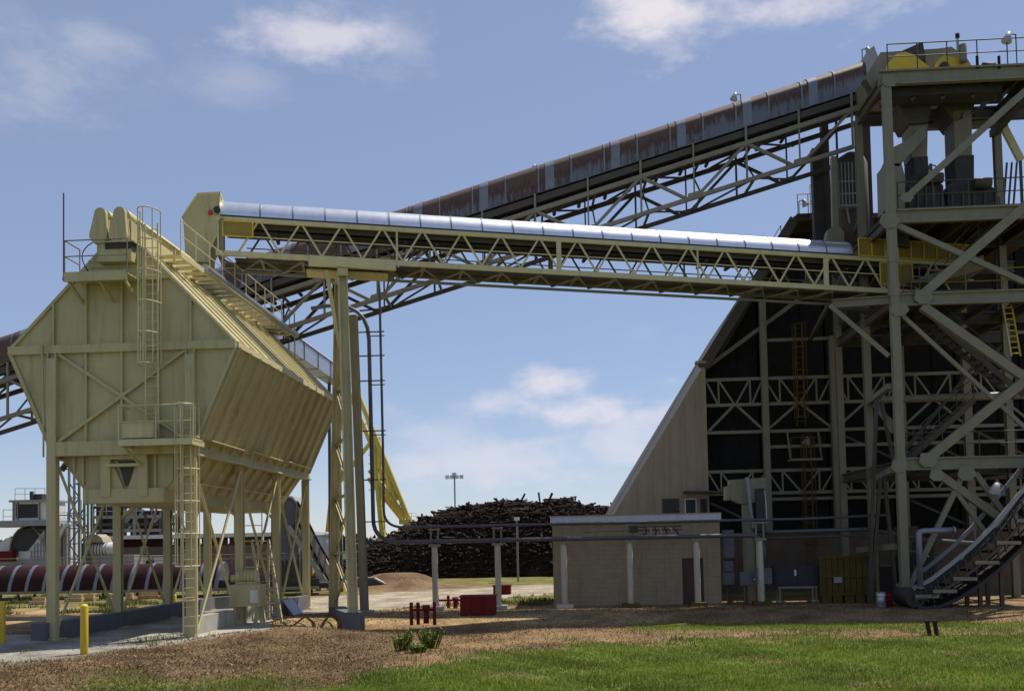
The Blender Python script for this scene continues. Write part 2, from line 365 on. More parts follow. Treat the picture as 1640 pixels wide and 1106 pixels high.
def build_ground():
    xs = np.concatenate([[-5000, -2000, -900, -400, -200, -120, -80, -55, -40, -32], np.arange(-26, 26.01, .2), [32, 40, 55, 80, 120, 200, 400, 900, 2000, 5000]])
    ys = np.concatenate([[-60, -20, 0, 8, 13], np.arange(16, 50.01, .2), np.arange(50.5, 80, .5), [84, 90, 100, 120, 150, 200, 300, 500, 900, 2000, 6000]])
    X, Y = np.meshgrid(xs, ys); x = X.ravel(); y = Y.ravel(); z = height(x, y)
    nx, ny = len(xs), len(ys)
    i = np.arange(nx*ny).reshape(ny, nx)
    q = np.stack([i[:-1, :-1], i[:-1, 1:], i[1:, 1:], i[1:, :-1]], -1).reshape(-1, 4)
    me = bpy.data.meshes.new('ground'); me.from_pydata(np.stack([x, y, z], 1).tolist(), [], q.tolist())
    me.polygons.foreach_set('use_smooth', [True]*len(q))
    g, mul, grv, road, u, v, wv = zones(x, y)
    c = np.tile(np.array([.25, .165, .09]), (len(x), 1))                       # dry trampled earth
    tan = smooth(1120, 1000, u)*smooth(966, 974, v)*smooth(1003, 994, v+wv*3)
    def mixin(c, m, rgb): return c*(1-m[:, None])+np.array(rgb)*m[:, None]
    c = mixin(c, np.clip(tan, 0, 1), (.38, .27, .14))
    c = mixin(c, smooth(.0, .9, wv)*.5, (.15, .095, .05))
    c = mixin(c, mul, (.18, .122, .068)); c = mixin(c, mul*smooth(.1, .8, wv), (.10, .062, .035))
    c = mixin(c, grv, (.33, .315, .285)); c = mixin(c, road, (.37, .325, .255))
    bank = np.exp(-(((x+11)/4.5)**4+((y-64)/4)**2)); g = g*(1-bank); c = mixin(c, g*(1-road)*(1-grv), (.105, .155, .024)); c = mixin(c, bank, (.19, .125, .075))
    far = smooth(95, 160, y); c = mixin(c, far, (.07, .085, .03))
    a = me.color_attributes.new('zone', 'FLOAT_COLOR', 'POINT')
    a.data.foreach_set('color', np.concatenate([c, np.ones((len(c), 1))], 1).ravel())
    m = bpy.data.materials.new('mixed_ground'); m.use_nodes = True; N = m.node_tree.nodes; L = m.node_tree.links
    b = N['Principled BSDF']; b.inputs['Roughness'].default_value = .95; b.inputs['Specular IOR Level'].default_value = .15
    at = N.new('ShaderNodeAttribute'); at.attribute_name = 'zone'; geo = N.new('ShaderNodeNewGeometry')
    n = N.new('ShaderNodeTexNoise'); n.inputs['Scale'].default_value = 6; n.inputs['Detail'].default_value = 9; n.inputs['Roughness'].default_value = .75
    n2 = N.new('ShaderNodeTexNoise'); n2.inputs['Scale'].default_value = .7; n2.inputs['Detail'].default_value = 4
    L.new(geo.outputs['Position'], n.inputs['Vector']); L.new(geo.outputs['Position'], n2.inputs['Vector'])
    r = N.new('ShaderNodeValToRGB'); r.color_ramp.elements[0].position = .3; r.color_ramp.elements[0].color = (.45, .42, .4, 1); r.color_ramp.elements[1].position = .7; r.color_ramp.elements[1].color = (1.5, 1.5, 1.45, 1)
    r2 = N.new('ShaderNodeValToRGB'); r2.color_ramp.elements[0].position = .3; r2.color_ramp.elements[0].color = (.55, .52, .48, 1); r2.color_ramp.elements[1].position = .68; r2.color_ramp.elements[1].color = (1.2, 1.2, 1.2, 1)
    L.new(n.outputs[0], r.inputs[0]); L.new(n2.outputs[0], r2.inputs[0])
    m1 = N.new('ShaderNodeMix'); m1.data_type = 'RGBA'; m1.blend_type = 'MULTIPLY'; m1.inputs[0].default_value = 1
    m2 = N.new('ShaderNodeMix'); m2.data_type = 'RGBA'; m2.blend_type = 'MULTIPLY'; m2.inputs[0].default_value = 1
    L.new(at.outputs['Color'], m1.inputs[6]); L.new(r.outputs[0], m1.inputs[7]); L.new(m1.outputs[2], m2.inputs[6]); L.new(r2.outputs[0], m2.inputs[7])
    L.new(m2.outputs[2], b.inputs['Base Color'])
    bp = N.new('ShaderNodeBump'); bp.inputs['Strength'].default_value = .8; bp.inputs['Distance'].default_value = .08; L.new(n.outputs[0], bp.inputs['Height']); L.new(bp.outputs[0], b.inputs['Normal'])
    me.materials.append(m)
    o = bpy.data.objects.new('ground', me); col.objects.link(o); o['kind'] = 'structure'; o['label'] = 'mixed lawn, bark mulch, dirt and gravel yard'
    WM[o] = Matrix()
build_ground()
def blades(name, label, cat, n, test, hmin, hmax, wid, colors, yr, xr, lean=.5):
    """one mesh of single-triangle blades, placed where test() holds"""
    x = rng.uniform(*xr, n); y = yr[0]+(yr[1]-yr[0])*rng.uniform(0, 1, n)**1.35
    keep = test(x, y) > rng.uniform(0, 1, n); x = x[keep]; y = y[keep]; n = len(x); z = height(x, y)
    a = rng.uniform(0, 2*np.pi, n); h = rng.uniform(hmin, hmax, n)*(1+.5*wob(x*1.3, y*1.3)); h = np.maximum(h, hmin*.6); l = rng.uniform(0, lean, n)*h; b = rng.uniform(0, 2*np.pi, n)
    ww = wid*rng.uniform(.6, 1.4, n)
    P = np.empty((n, 3, 3))
    P[:, 0] = np.stack([x-ww*np.cos(a), y-ww*np.sin(a), z-.01], 1); P[:, 1] = np.stack([x+ww*np.cos(a), y+ww*np.sin(a), z-.01], 1)
    P[:, 2] = np.stack([x+l*np.cos(b), y+l*np.sin(b), z+h], 1)
    me = bpy.data.meshes.new(name); me.vertices.add(3*n); me.vertices.foreach_set('co', P.ravel())
    me.loops.add(3*n); me.loops.foreach_set('vertex_index', np.arange(3*n)); me.polygons.add(n)
    me.polygons.foreach_set('loop_start', np.arange(0, 3*n, 3)); me.update(calc_edges=True)
    m = bpy.data.materials.new(name); m.use_nodes = True; N = m.node_tree.nodes; L = m.node_tree.links; bs = N['Principled BSDF']
    bs.inputs['Roughness'].default_value = .7; bs.inputs['Specular IOR Level'].default_value = .25
    at = N.new('ShaderNodeAttribute'); at.attribute_name = 'tint'; L.new(at.outputs['Color'], bs.inputs['Base Color'])
    tr = N.new('ShaderNodeBsdfTranslucent'); L.new(at.outputs['Color'], tr.inputs[0]); ms = N.new('ShaderNodeMixShader'); ms.inputs[0].default_value = .35
    L.new(bs.outputs[0], ms.inputs[1]); L.new(tr.outputs[0], ms.inputs[2]); L.new(ms.outputs[0], N['Material Output'].inputs[0])
    C = np.array(colors); k = rng.integers(0, len(C), n); t = C[k]*rng.uniform(.7, 1.3, (n, 1))*(1+.35*wob(x*.7, y*.7))[:, None]
    ca = me.color_attributes.new('tint', 'FLOAT_COLOR', 'POINT'); ca.data.foreach_set('color', np.repeat(np.concatenate([t, np.ones((n, 1))], 1), 3, 0).ravel())
    me.materials.append(m); o = bpy.data.objects.new(name, me); col.objects.link(o); WM[o] = Matrix(); tag(o, label, cat, kind='stuff')
def t_green(x, y): g, mul, grv, road, u, v, wv = zones(x, y); return g*(1-grv)*(1-road)*((u > -60) & (u < 1720))
def t_dry(x, y): g, mul, grv, road, u, v, wv = zones(x, y); return (1-g)*(1-grv)*(1-road)*((u > -60) & (u < 1720))*(.35+.65*smooth(-.2, .5, wob(x*.6+3, y*.6)))*np.where(mul > .4, 1, .55)
blades('lawn_grass', 'short green lawn grass in front of the plant', 'grass', 330000, t_green, .03, .09, .012, [(.165, .225, .022), (.21, .265, .032), (.125, .185, .02), (.31, .29, .08)], (18.4, 38), (-14, 21))
blades('dry_litter_grass', 'dry brown grass and bark litter around the bin', 'grass', 240000, t_dry, .02, .075, .016, [(.25, .16, .085), (.36, .26, .14), (.19, .115, .06), (.20, .20, .06), (.13, .08, .045)], (18.4, 46), (-20, 16), 1.3)
def t_mulch(x, y): g, mul, grv, road, u, v, wv = zones(x, y); return (mul*(1-g)*.9+.12*(1-g)*(y < 44))*(1-grv)*(1-road)*((u > -60) & (u < 1720))
blades('bark_chips', 'loose bark chips and soil crumbs strewn over the bare ground', 'bark chips', 110000, t_mulch, .005, .05, .03, [(.10, .055, .03), (.26, .17, .10), (.17, .10, .055), (.40, .29, .18), (.06, .035, .02)], (18.4, 44), (-20, 16), 3.0)
def t_edge(x, y):
    g, mul, grv, road, u, v, wv = zones(x, y); vg = np.interp(u, GRX, GRY); e = np.exp(-((v-vg+9*wob(x*.8, y*.8))/9)**2)
    e = np.maximum(e, .5*smooth(.35, .8, wob(x*.9+2, y*.9))*(mul > .3)); kerb = np.exp(-((x+12.9)**2+(y-30.6)**2)/1.1)
    return np.clip(e*smooth(-.1, .6, wob(x*2.3, y*2.3))+kerb, 0, 1)*(1-road)*((u > -60) & (u < 1720))*(y < 34)
blades('edge_tufts', 'taller uneven tufts of grass where the lawn frays into bare ground', 'grass', 70000, t_edge, .07, .2, .014, [(.13, .17, .03), (.22, .22, .06), (.10, .14, .02), (.30, .25, .11)], (18.4, 34), (-20, 20), .9)
def t_rough(x, y): return (wob(x*.5, y*.5) > .15)*.7*((y < 56) | (x < -16))*(zones(x, y)[3] < .2)*(zones(x, y)[2] < .2)
blades('rough_grass', 'rough yellowing grass in the yard behind the bin', 'grass', 60000, t_rough, .06, .22, .03, [(.10, .12, .03), (.20, .16, .07), (.07, .10, .025)], (44, 62), (-34, 4), .8)

# ================================================================== STORAGE BIN
BX, BY0, BY1 = -14.6, 31.5, 45.2
EAV, EZ, TOPX, TZ, LOX, LZ = 3.78, 9.42, .68, 12.65, 2.36, 6.15
def top_z(x): x = abs(x); return TZ if x <= TOPX else TZ+(EZ-TZ)*(x-TOPX)/(EAV-TOPX)
def bot_z(x): x = abs(x); return LZ if x <= LOX else LZ+(EZ-LZ)*(x-LOX)/(EAV-LOX)
def build_bin():
    t = thing('storage_bin', 'cream hexagonal steel storage bin standing on braced columns over a truck lane', 'storage bin', (BX, (BY0+BY1)/2, 0))
    xs = [-EAV, -2.3, -1.2, 0, 1.2, 2.3, EAV]
    for Yw, sgn in ((BY0, 1), (BY1, -1)):
        for a, b in zip(xs[:-1], xs[1:]):
            for up in (0, 1):
                br = sorted({a, b}|{k for k in (-TOPX, TOPX, -LOX, LOX) if a < k < b})
                e = [(x, EZ) for x in (a, b)]
                o = [(x, (top_z if up else bot_z)(x)) for x in br[::-1]]
                pts = []
                for p in e+o:
                    if not pts or (abs(p[0]-pts[-1][0])+abs(p[1]-pts[-1][1])) > 1e-4: pts.append(p)
                if abs(pts[0][0]-pts[-1][0])+abs(pts[0][1]-pts[-1][1]) < 1e-4: pts.pop()
                dy = random.uniform(0, .012)
                prism('wall_panel', [(BX+x, Yw+sgn*dy, z) for x, z in pts], (0, sgn*.04, 0), cream, t)
        y = Yw-sgn*.05
        for x in xs[1:-1]:
            beam('wall_stiffener', (BX+x, y, EZ+.14), (BX+x, y, top_z(x)-.02), .07, .12, cream, t, up=(0, 1, 0))
            if abs(x) < 2: beam('wall_stiffener', (BX+x, y, LZ+.2), (BX+x, y, EZ-.14), .07, .12, cream, t, up=(0, 1, 0))
        beam('eave_beam', (BX-EAV-.02, y-sgn*.03, EZ), (BX+EAV+.02, y-sgn*.03, EZ), .16, .27, cream, t)
        beam('sill_beam', (BX-LOX, y-sgn*.06, LZ), (BX+LOX+.05, y-sgn*.06, LZ), .2, .46, cream, t)
        for s in (-1, 1):
            beam('edge_angle', (BX+s*EAV, y+sgn*.02, EZ+.05), (BX+s*TOPX, y+sgn*.02, TZ+.03), .1, .1, cream, t)
            beam('edge_angle', (BX+s*EAV, y+sgn*.02, EZ-.05), (BX+s*LOX, y+sgn*.02, LZ), .1, .1, cream, t)
            beam('wall_brace', (BX+s*2.1, y-sgn*.01, EZ-.16), (BX-s*2.1, y-sgn*.015-sgn*.02*s, LZ+.25), .13, .1, cream, t)
    # roof and sloping side panels, 12 per side, with a stiffener over every seam
    n = 12; ys = [BY0+.06+(BY1-BY0-.12)*i/n for i in range(n+1)]
    for s in (-1, 1):
        E_, T_, Lo = (BX+s*EAV, EZ), (BX+s*TOPX, TZ), (BX+s*LOX, LZ)
        for i in range(n):
            dz = random.uniform(-.008, .008)
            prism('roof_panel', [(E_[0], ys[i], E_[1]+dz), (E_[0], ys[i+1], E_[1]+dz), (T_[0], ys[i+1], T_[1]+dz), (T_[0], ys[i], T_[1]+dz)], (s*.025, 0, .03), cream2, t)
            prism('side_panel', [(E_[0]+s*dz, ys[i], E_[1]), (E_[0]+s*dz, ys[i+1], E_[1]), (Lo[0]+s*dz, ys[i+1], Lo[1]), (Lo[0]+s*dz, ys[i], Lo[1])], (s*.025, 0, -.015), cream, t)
        m_ = 13
        for i in range(m_+1):
            yy = BY0+.1+(BY1-BY0-.2)*i/m_
            beam('roof_rib', (E_[0]+s*.02, yy, E_[1]+.06), (T_[0]+s*.03, yy, T_[1]+.06), .07, .09, cream2, t, up=(s*.7, 0, .7))
            beam('side_rib', (E_[0]+s*.05, yy, E_[1]-.06), (Lo[0]+s*.07, yy, Lo[1]+.02), .09, .17, cream, t, up=(s*.9, 0, -.4))
        beam('eave_girder', (E_[0]+s*.02, BY0, EZ), (E_[0]+s*.02, BY1, EZ), .12, .2, cream2, t)
        beam('side_girder', (Lo[0]+s*.02, BY0-.1, LZ-.05), (Lo[0]+s*.02, BY1+.1, LZ-.05), .3, .5, cream, t, 'I')
        for k in range(3):
            y0 = BY0+.6+k*4.4; beam('ledge_plate', (Lo[0]+s*.25, y0, LZ+.23), (Lo[0]+s*.25, y0+3.6, LZ+.19), .28, .03, cream2, t)
    prism('ridge_plate', [(BX-TOPX, BY0, TZ), (BX+TOPX, BY0, TZ), (BX+TOPX, BY1, TZ), (BX-TOPX, BY1, TZ)], (0, 0, .04), cream2, t)
    # lower hopper: sloping sides down to a trough
    hy0, hy1 = BY0+.35, BY1-.3; HX, HZ, TX, TRZ = 2.12, 5.95, 1.28, 4.78
    for s in (-1, 1):
        for i in range(6):
            a, b = hy0+(hy1-hy0)*i/6, hy0+(hy1-hy0)*(i+1)/6
            prism('hopper_panel', [(BX+s*HX, a, HZ), (BX+s*HX, b, HZ), (BX+s*TX, b, TRZ), (BX+s*TX, a, TRZ)], (s*.03, 0, -.02), cream, t)
            for k in (0, .5): beam('hopper_rib', (BX+s*(HX+.06), a+(b-a)*k+.05, HZ), (BX+s*(TX+.06), a+(b-a)*k+.05, TRZ+.02), .09, .2, cream, t, up=(s*.8, 0, -.6))
        pipe('service_pipe', (BX+s*1.75, hy0, 5.05), (BX+s*1.75, hy1, 5.05), .035, cream2, t, 6)
    box('discharge_trough', (BX-TX-.12, hy0-.25, 4.38), (BX+TX+.05, hy1, TRZ+.06), cream, t)
    yf = hy0-.06
    prism('hopper_end_plate', [(BX-HX, yf, HZ), (BX+HX, yf, HZ), (BX+TX, yf, TRZ), (BX-TX, yf, TRZ)], (0, .05, 0), cream, t)
    for x in (-1.75, -1.45, .98, 1.55):
        b = TRZ if abs(x) < TX else TRZ+(HZ-TRZ)*(abs(x)-TX)/(HX-TX)
        beam('hopper_stiffener', (BX+x, yf-.05, b), (BX+x, yf-.05, HZ), .07, .1, cream, t, up=(0, 1, 0))
    # the middle gate frame: two posts, a cross bar and V-shaped gates with a recess between
    for x in (-.62, .62): beam('gate_post', (BX+x, yf-.16, TRZ-.2), (BX+x, yf-.16, HZ), .32, .16, cream, t, up=(0, 1, 0))
    beam('gate_header', (BX-.78, yf-.17, 5.9), (BX+.78, yf-.17, 5.9), .2, .22, cream, t)
    beam('gate_bar', (BX-.6, yf-.27, 5.6), (BX+.6, yf-.27, 5.6), .08, .1, cream2, t)
    for s in (-1, 1):
        prism('gate_plate', [(BX+s*.46, yf-.12, 5.75), (BX+s*.46, yf-.12, TRZ), (BX+s*.03, yf-.12, TRZ), (BX+s*.08, yf-.12, TRZ+.1)], (0, .05, 0), cream, t)
    prism('recess_shade', [(BX-.3, yf-.02, 5.75), (BX+.3, yf-.02, 5.75), (BX+.06, yf-.02, 4.95), (BX-.06, yf-.02, 4.95)], (0, .01, 0), steel_d, t)  # dark plate drawn as the shade in the recess
    # columns and braces
    cy = [BY0+.02+4.52*k for k in range(4)]; cy[3] = 45.05
    for s in (-1, 1):
        X = BX+s*2.3
        for k, y in enumerate(cy):
            zt = EZ-.1 if k == 0 else LZ-.3
            beam('column', (X, y-(.1 if k == 0 else 0), .03 if s > 0 else .0), (X, y-(.1 if k == 0 else 0), zt), .24 if k == 0 else .3, .3 if k == 0 else .24, cream, t, 'I', up=(1, 0, 0) if k == 0 else (0, 1, 0))
            if k == 0: beam('column_face', (X, y-.23, .02), (X, y-.23, zt-.2), .31, .02, cream, t, up=(0, 1, 0))
            box('base_plate', (X-.28, y-.36, -.02), (X+.28, y+.26, .04), cream, t)
        for k in range(3):
            ya, yb = cy[k]+.15, cy[k+1]-.12
            beam('sway_brace', (X+.05*s, ya, .25), (X+.05*s, yb, LZ-.5), .1, .1, cream2, t, 'L')
            beam('sway_brace', (X-.05*s, yb, .25), (X-.05*s, ya, LZ-.5), .1, .1, cream2, t, 'L')
    # transverse braces in the far bents seen through the lane, and haunches under the trough
    for k in (1, 2):
        for s in (-1, 1): beam('haunch', (BX+s*2.3, cy[k], 3.9), (BX+s*1.7, cy[k], 4.4), .16, .1, cream, t)
    # platform on the front with its electrical box
    px0, px1 = BX+.36, BX+2.75
    box('platform_deck', (px0, BY0-1.1, 6.24), (px1, BY0-.28, 6.3), cream, t)
    beam('platform_edge', (px0, BY0-1.1, 6.2), (px1, BY0-1.1, 6.2), .06, .2, cream2, t); 
    for x in (px0+.03, px1-.05): beam('platform_bracket', (x, BY0-1.1, 6.17), (x, BY0-.1, 6.17), .08, .15, cream, t)
    beam('platform_knee', (px0+.1, BY0-1.0, 6.1), (px0+.3, BY0-.2, 5.6), .07, .07, cream, t)
    railing(t, [(px0, BY0-.3, 6.3), (px0, BY0-1.08, 6.3), (px1, BY0-1.08, 6.3)], cream2, step=1.2)
    box('electrical_box', (px0+.08, BY0-1.0, 6.36), (px0+1.08, BY0-.75, 6.85), cream2, t)
    # upper platform under the drives
    ux0, ux1 = BX-1.42, BX+.62
    box('upper_platform', (ux0, BY0-1.05, 11.58), (ux1, BY0-.02, 11.64), cream, t)
    beam('upper_platform_edge', (ux0, BY0-1.06, 11.53), (ux1, BY0-1.06, 11.53), .06, .3, cream, t)
    for x in (ux0+.1, BX-.3, ux1-.1): beam('platform_knee', (x, BY0-.95, 11.4), (x, BY0-.05, 10.95), .07, .1, cream, t)
    railing(t, [(ux0, BY0-.05, 11.64), (ux0, BY0-1.03, 11.64), (ux1, BY0-1.03, 11.64)], steel, step=2.1)
    pipe('antenna_mast', (ux0-.1, BY0-.9, 11.45), (ux0-.1, BY0-.9, 14.3), .025, steel_d, t, 6)
    box('mast_bracket', (ux0-.13, BY0-.93, 11.48), (ux0+.02, BY0-.87, 11.56), steel_d, t)
    box('drive_plinth', (BX-.62, BY0-.5, TZ-.5), (BX+.52, BY0+.3, TZ+.1), cream, t)
    # gable trim plates beside the ridge
    prism('ridge_cheek', [(BX-1.6, BY0-.08, 11.65), (BX+1.6, BY0-.08, 11.65), (BX+.6, BY0-.08, TZ+.02), (BX-.6, BY0-.08, TZ+.02)], (0, .03, 0), cream, t)
    for z in (11.9, 12.1, 12.3): beam('louvre', (BX-1.1, BY0-.1, z), (BX+.6, BY0-.1, z), .03, .06, cream, t)
    # ladders
    lt = cream2
    ladder(t, BX+1.1, BY0-.3, 6.35, 13.4, lt, cage=(8.75, 13.75), hoop_r=.34)
    ladder(t, BX+2.36, BY0-.42, .15, 7.4, lt, cage=(2.3, 7.4), hoop_r=.36)
    for z in (9.4, 11.6): beam('ladder_bracket', (BX+1.1, BY0-.32, z), (BX+1.1, BY0-.05, z), .4, .05, lt, t)
    for z in (1.2, 3.2, 5.2): beam('ladder_bracket', (BX+2.36, BY0-.44, z), (BX+2.36, BY0-.25, z), .42, .05, lt, t)
    # conduit and hydraulic lines down the left corner
    pathtube('conduit', [(BX-2.62, BY0-.2, 9.6), (BX-2.58, BY0-.2, 8), (BX-2.56, BY0-.2, 7), (BX-2.56, BY0-.2, 5.9)], .03, cream, t, 6)
    return t
build_bin()

# concrete kerb walls beside the truck lane
def kerb_wall(label, pts, hgt, th, mat):
    t = thing('kerb_wall', label, 'wall', ((pts[0][0]+pts[-1][0])/2, (pts[0][1]+pts[-1][1])/2, 0))
    for a, b in zip(pts[:-1], pts[1:]):
        a = Vector((a[0], a[1], 0)); b = Vector((b[0], b[1], 0)); d = (b-a).normalized(); n = Vector((-d.y, d.x, 0))*th/2
        prism('wall_section', [a+n-Vector((0, 0, .3)), b+n-Vector((0, 0, .3)), b+n+Vector((0, 0, hgt)), a+n+Vector((0, 0, hgt))], -2*n, mat, t)
    return t
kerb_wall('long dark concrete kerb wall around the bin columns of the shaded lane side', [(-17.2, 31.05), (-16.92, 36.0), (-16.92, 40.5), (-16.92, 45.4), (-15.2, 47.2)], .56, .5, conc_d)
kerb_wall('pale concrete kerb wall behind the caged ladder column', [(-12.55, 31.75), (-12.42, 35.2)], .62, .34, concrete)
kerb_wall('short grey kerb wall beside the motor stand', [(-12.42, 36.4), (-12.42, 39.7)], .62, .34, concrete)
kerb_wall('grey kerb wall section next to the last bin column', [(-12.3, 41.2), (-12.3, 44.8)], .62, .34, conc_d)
prs = thing('splash_plate', 'blue grey steel plate leaning against the kerb wall', 'plate', (-11.9, 40.9, 0))
prism('plate', [(-12.05, 40.4, .62), (-12.05, 41.8, .62), (-11.6, 41.8, 0), (-11.6, 40.4, 0)], (.03, 0, .02), purple, prs)
slab = mesh('drive_slab', [(-12.9, 31.2, .0), (-11.3, 31.0, .0), (-10.9, 35.2, .0), (-12.6, 41, .0), (-12.9, 41, .0), (-12.9, 31.2, .05), (-11.3, 31.0, .05), (-10.9, 35.2, .05), (-12.6, 41, .05), (-12.9, 41, .05)],
            [[5, 6, 7, 8, 9], [0, 1, 6, 5], [1, 2, 7, 6], [2, 3, 8, 7], [3, 4, 9, 8], [4, 0, 5, 9]], concrete); slab['kind'] = 'structure'
# motor stand and access stair beside the bin
def motor_stand():
    c = PX(398, 1000, -11.95); c.z = 0
    t = thing('hydraulic_unit', 'cream pump and motor on a boxed stand by the bin columns', 'pump', c)
    y = c.y; x = c.x
    for dx in (-.38, .38):
        for dy in (-.3, .3): beam('leg', (x+dx, y+dy, 0), (x+dx, y+dy, .75), .08, .08, cream, t)
    box('tank', (x-.55, y-.4, .72), (x+.55, y+.4, 1.5), cream, t)
    box('nameplate', (x+.2, y-.425, .85), (x+.48, y-.4, 1.3), white_p, t)
    mo = pipe('motor', (x-.4, y, 1.78), (x+.35, y, 1.78), .24, cream2, t, 12)
    for k in range(5): pipe('cooling_fin', (x-.25+k*.13, y, 1.78), (x-.22+k*.13, y, 1.78), .28, cream2, mo, 12)
    pipe('pump', (x-.62, y, 1.72), (x-.4, y, 1.72), .14, cream2, t, 10); box('motor_foot', (x-.4, y-.22, 1.5), (x+.35, y+.22, 1.6), cream, t)
    c2 = PX(418, 1000, -11.8); x = c2.x; y = c2.y
    s = thing('ship_stair', 'steep cream stair with small railed landing between the bin columns', 'stair', (x, y, 0))
    top = Vector((x-.1, y+.3, 3.1)); bot = Vector((x+.6, y-.4, .03))
    for dx in (-.3, .3):
        o = Vector((dx*.8, dx*.8, 0)); beam('stringer', bot+o, top+o, .05, .16, cream2, s)
    for k in range(11):
        p = bot.lerp(top, (k+.6)/11.2); beam('tread', p+Vector((-.25, -.25, 0)), p+Vector((.25, .25, 0)), .18, .03, steel, s)
    box('landing', (x-.95, y-.1, 3.05), (x+.1, y+.85, 3.1), cream, s)
    railing(s, [(x+.1, y-.1, 3.1), (x-.95, y-.1, 3.1), (x-.95, y+.85, 3.1)], cream2, step=.9)
    for dx in (-.9, .05): beam('landing_post', (x+dx, y+.8, 0), (x+dx, y+.8, 3.05), .08, .08, cream, s)
    beam('landing_guard', (x-.9, y-.12, 2.5), (x, y-.12, 2.5), .04, .06, cream2, s); beam('landing_guard', (x-.85, y-.12, 2.1), (x, y-.12, 2.1), .04, .06, cream2, s)
    for dx in (-.85, -.05): beam('guard_post', (x+dx, y-.12, 2.08), (x+dx, y-.12, 3.06), .04, .04, cream2, s)
motor_stand()

# ================================================================== RIDGE CONVEYOR on the bin
def build_ridge():
    z0 = TZ+.05
    t = thing('ridge_conveyor', 'enclosed drag conveyor along the bin ridge with twin belt drives', 'conveyor', (BX, BY0, z0))
    y0, y1 = BY0+.25, 60.6
    n = 10
    for i in range(n):
        a, b = y0+(y1-y0)*i/n, y0+(y1-y0)*(i+1)/n-.02
        box('housing_section', (BX-.42, a, z0+.03), (BX+.42, b, z0+.95), cream2 if a < 37 else galv, t)
        prism('lid', [(BX-.5, a, z0+.95), (BX+.5, a, z0+.95), (BX+.35, a, z0+1.12), (BX-.35, a, z0+1.12)], (0, b-a, 0), cream2 if a < 36 else galv, t)
        for yy in (a+.03,): box('flange', (BX-.47, yy, z0), (BX+.47, yy+.06, z0+1.0), cream2 if a < 37 else galv, t)
    k = 0
    y = y0+.4
    while y < y1-14.5:
        beam('saddle', (BX-.6, y, z0+.01), (BX+.6, y, z0+.01), .1, .08, cream2, t); y += 1.5
    # walkway on the sunny side: two stringers, open cross bars, handrail
    wx0, wx1, wz = BX+.62, BX+1.45, z0+.12
    for x in (wx0, wx1): beam('walkway_stringer', (x, BY0+1.2, wz), (x, BY1+.6, wz), .05, .18, cream2, t)
    y = BY0+1.3
    while y < BY1+.6:
        beam('walkway_bracket', (BX+.3, y, wz-.06), (wx1, y, wz-.06), .3, .06, cream2, t); y += .72
    pipe('walkway_tube', (wx1+.02, BY0+3.4, wz+.12), (wx1+.02, 46.8, wz+.12), .15, galv, t, 10)
    railing(t, [(wx1, BY0+1.25, wz+.1), (wx1, 39.5, wz+.1), (wx1, BY1+.5, wz+.1)], cream2, step=1.25)
    railing(t, [(BX-.75, BY0+.6, wz), (BX-.75, BY1, wz)], cream2, step=1.6)
    # end stair rail dropping behind
    pathtube('tail_rail', [(wx1, BY1+.5, wz+1.1), (wx1+.12, BY1+.9, wz+1.0), (wx1+.12, BY1+.95, wz-1.2)], .03, cream2, t, 6)
    # twin drives
    for x in (BX-.5, BX+.14):
        out = []
        for a in range(0, 181, 15): out.append((.19*math.cos(math.radians(a)), .95+.19*math.sin(math.radians(a))))
        for a in range(180, 361, 15): out.append((-.06+.30*math.cos(math.radians(a)), .25+.27*math.sin(math.radians(a))))
        pts = [(x+px, BY0-.55, TZ+.12+pz) for px, pz in out]
        g = prism('belt_guard', pts, (0, .2, 0), cream, t)
        prism('guard_rim', [(x+(px+.03)*1.05-.03, BY0-.36, TZ+.12+.6+(pz-.6)*1.04) for px, pz in out], (0, .05, 0), cream2, g)
        pipe('motor', (x+.06, BY0-.34, TZ+1.05), (x+.06, BY0+.35, TZ+1.05), .2, cream2, t, 12)
        pipe('gear_reducer', (x, BY0-.32, TZ+.42), (x, BY0+.3, TZ+.42), .24, cream2, t, 12)
        box('motor_mount', (x-.2, BY0-.28, TZ+.1), (x+.28, BY0+.3, TZ+.88), cream, t)
    box('opening_shade', (BX-.34, BY0-.53, TZ-.1), (BX+.56, BY0-.2, TZ+.11), darkm, t)  # dark box in place of the shade inside the opening
    box('drive_shelf', (BX-.7, BY0-.58, TZ+.1), (BX+.62, BY0+.28, TZ+.15), cream, t)
    pathtube('cable', bend((BX-.75, BY0-.5, TZ+.15), (BX-1.35, BY0-.6, TZ-.2), (BX-1.0, BY0-.3, TZ-.75)), .018, belt_m, t, 5)
    # far end bent standing on the ground behind
    for x in (-.35, .35): beam('tail_leg', (BX+x, y1-.4, 0), (BX+x*.8, y1-.4, z0+.05), .16, .16, steel_d, t)
    return t
build_ridge()

# ================================================================== SILVER CONVEYOR GALLERY
GA = PD(350, 405, 38.5); GB = PD(1370, 463, 42.7)          # near bottom chord
gdir = (GB-GA); gl = math.hypot(gdir.x, gdir.y); gd = gdir/gl       # per metre of plan length
gh = Vector((gdir.x, gdir.y, 0)).normalized(); gback = Vector((-gh.y, gh.x, 0)); ZU = Vector((0, 0, 1))
GW, GH = 1.7, 1.34
def G(s, b=0.0, z=0.0): return GA+gd*s+gback*b+ZU*z
SEND = gl+5.6
def hood(name, pts_fn, s0, s1, r, mat, parent, n=14, squash=1.0):
    v = []; f = []
    for s in (s0, s1):
        for k in range(n+1):
            a = math.pi*k/n; v.append(pts_fn(s, -math.cos(a)*r, math.sin(a)*r*squash))
    for k in range(n): f.append([k, k+1, n+2+k, n+1+k][::-1])
    k0 = len(v); v = v+list(v); f.append([k0+i for i in range(n+1)]); f.append([k0+i for i in range(2*n+1, n, -1)])
    o = mesh(name, v, f, mat, parent, smooth=False)
    for i, p in enumerate(o.data.polygons): p.use_smooth = i < n
    return o
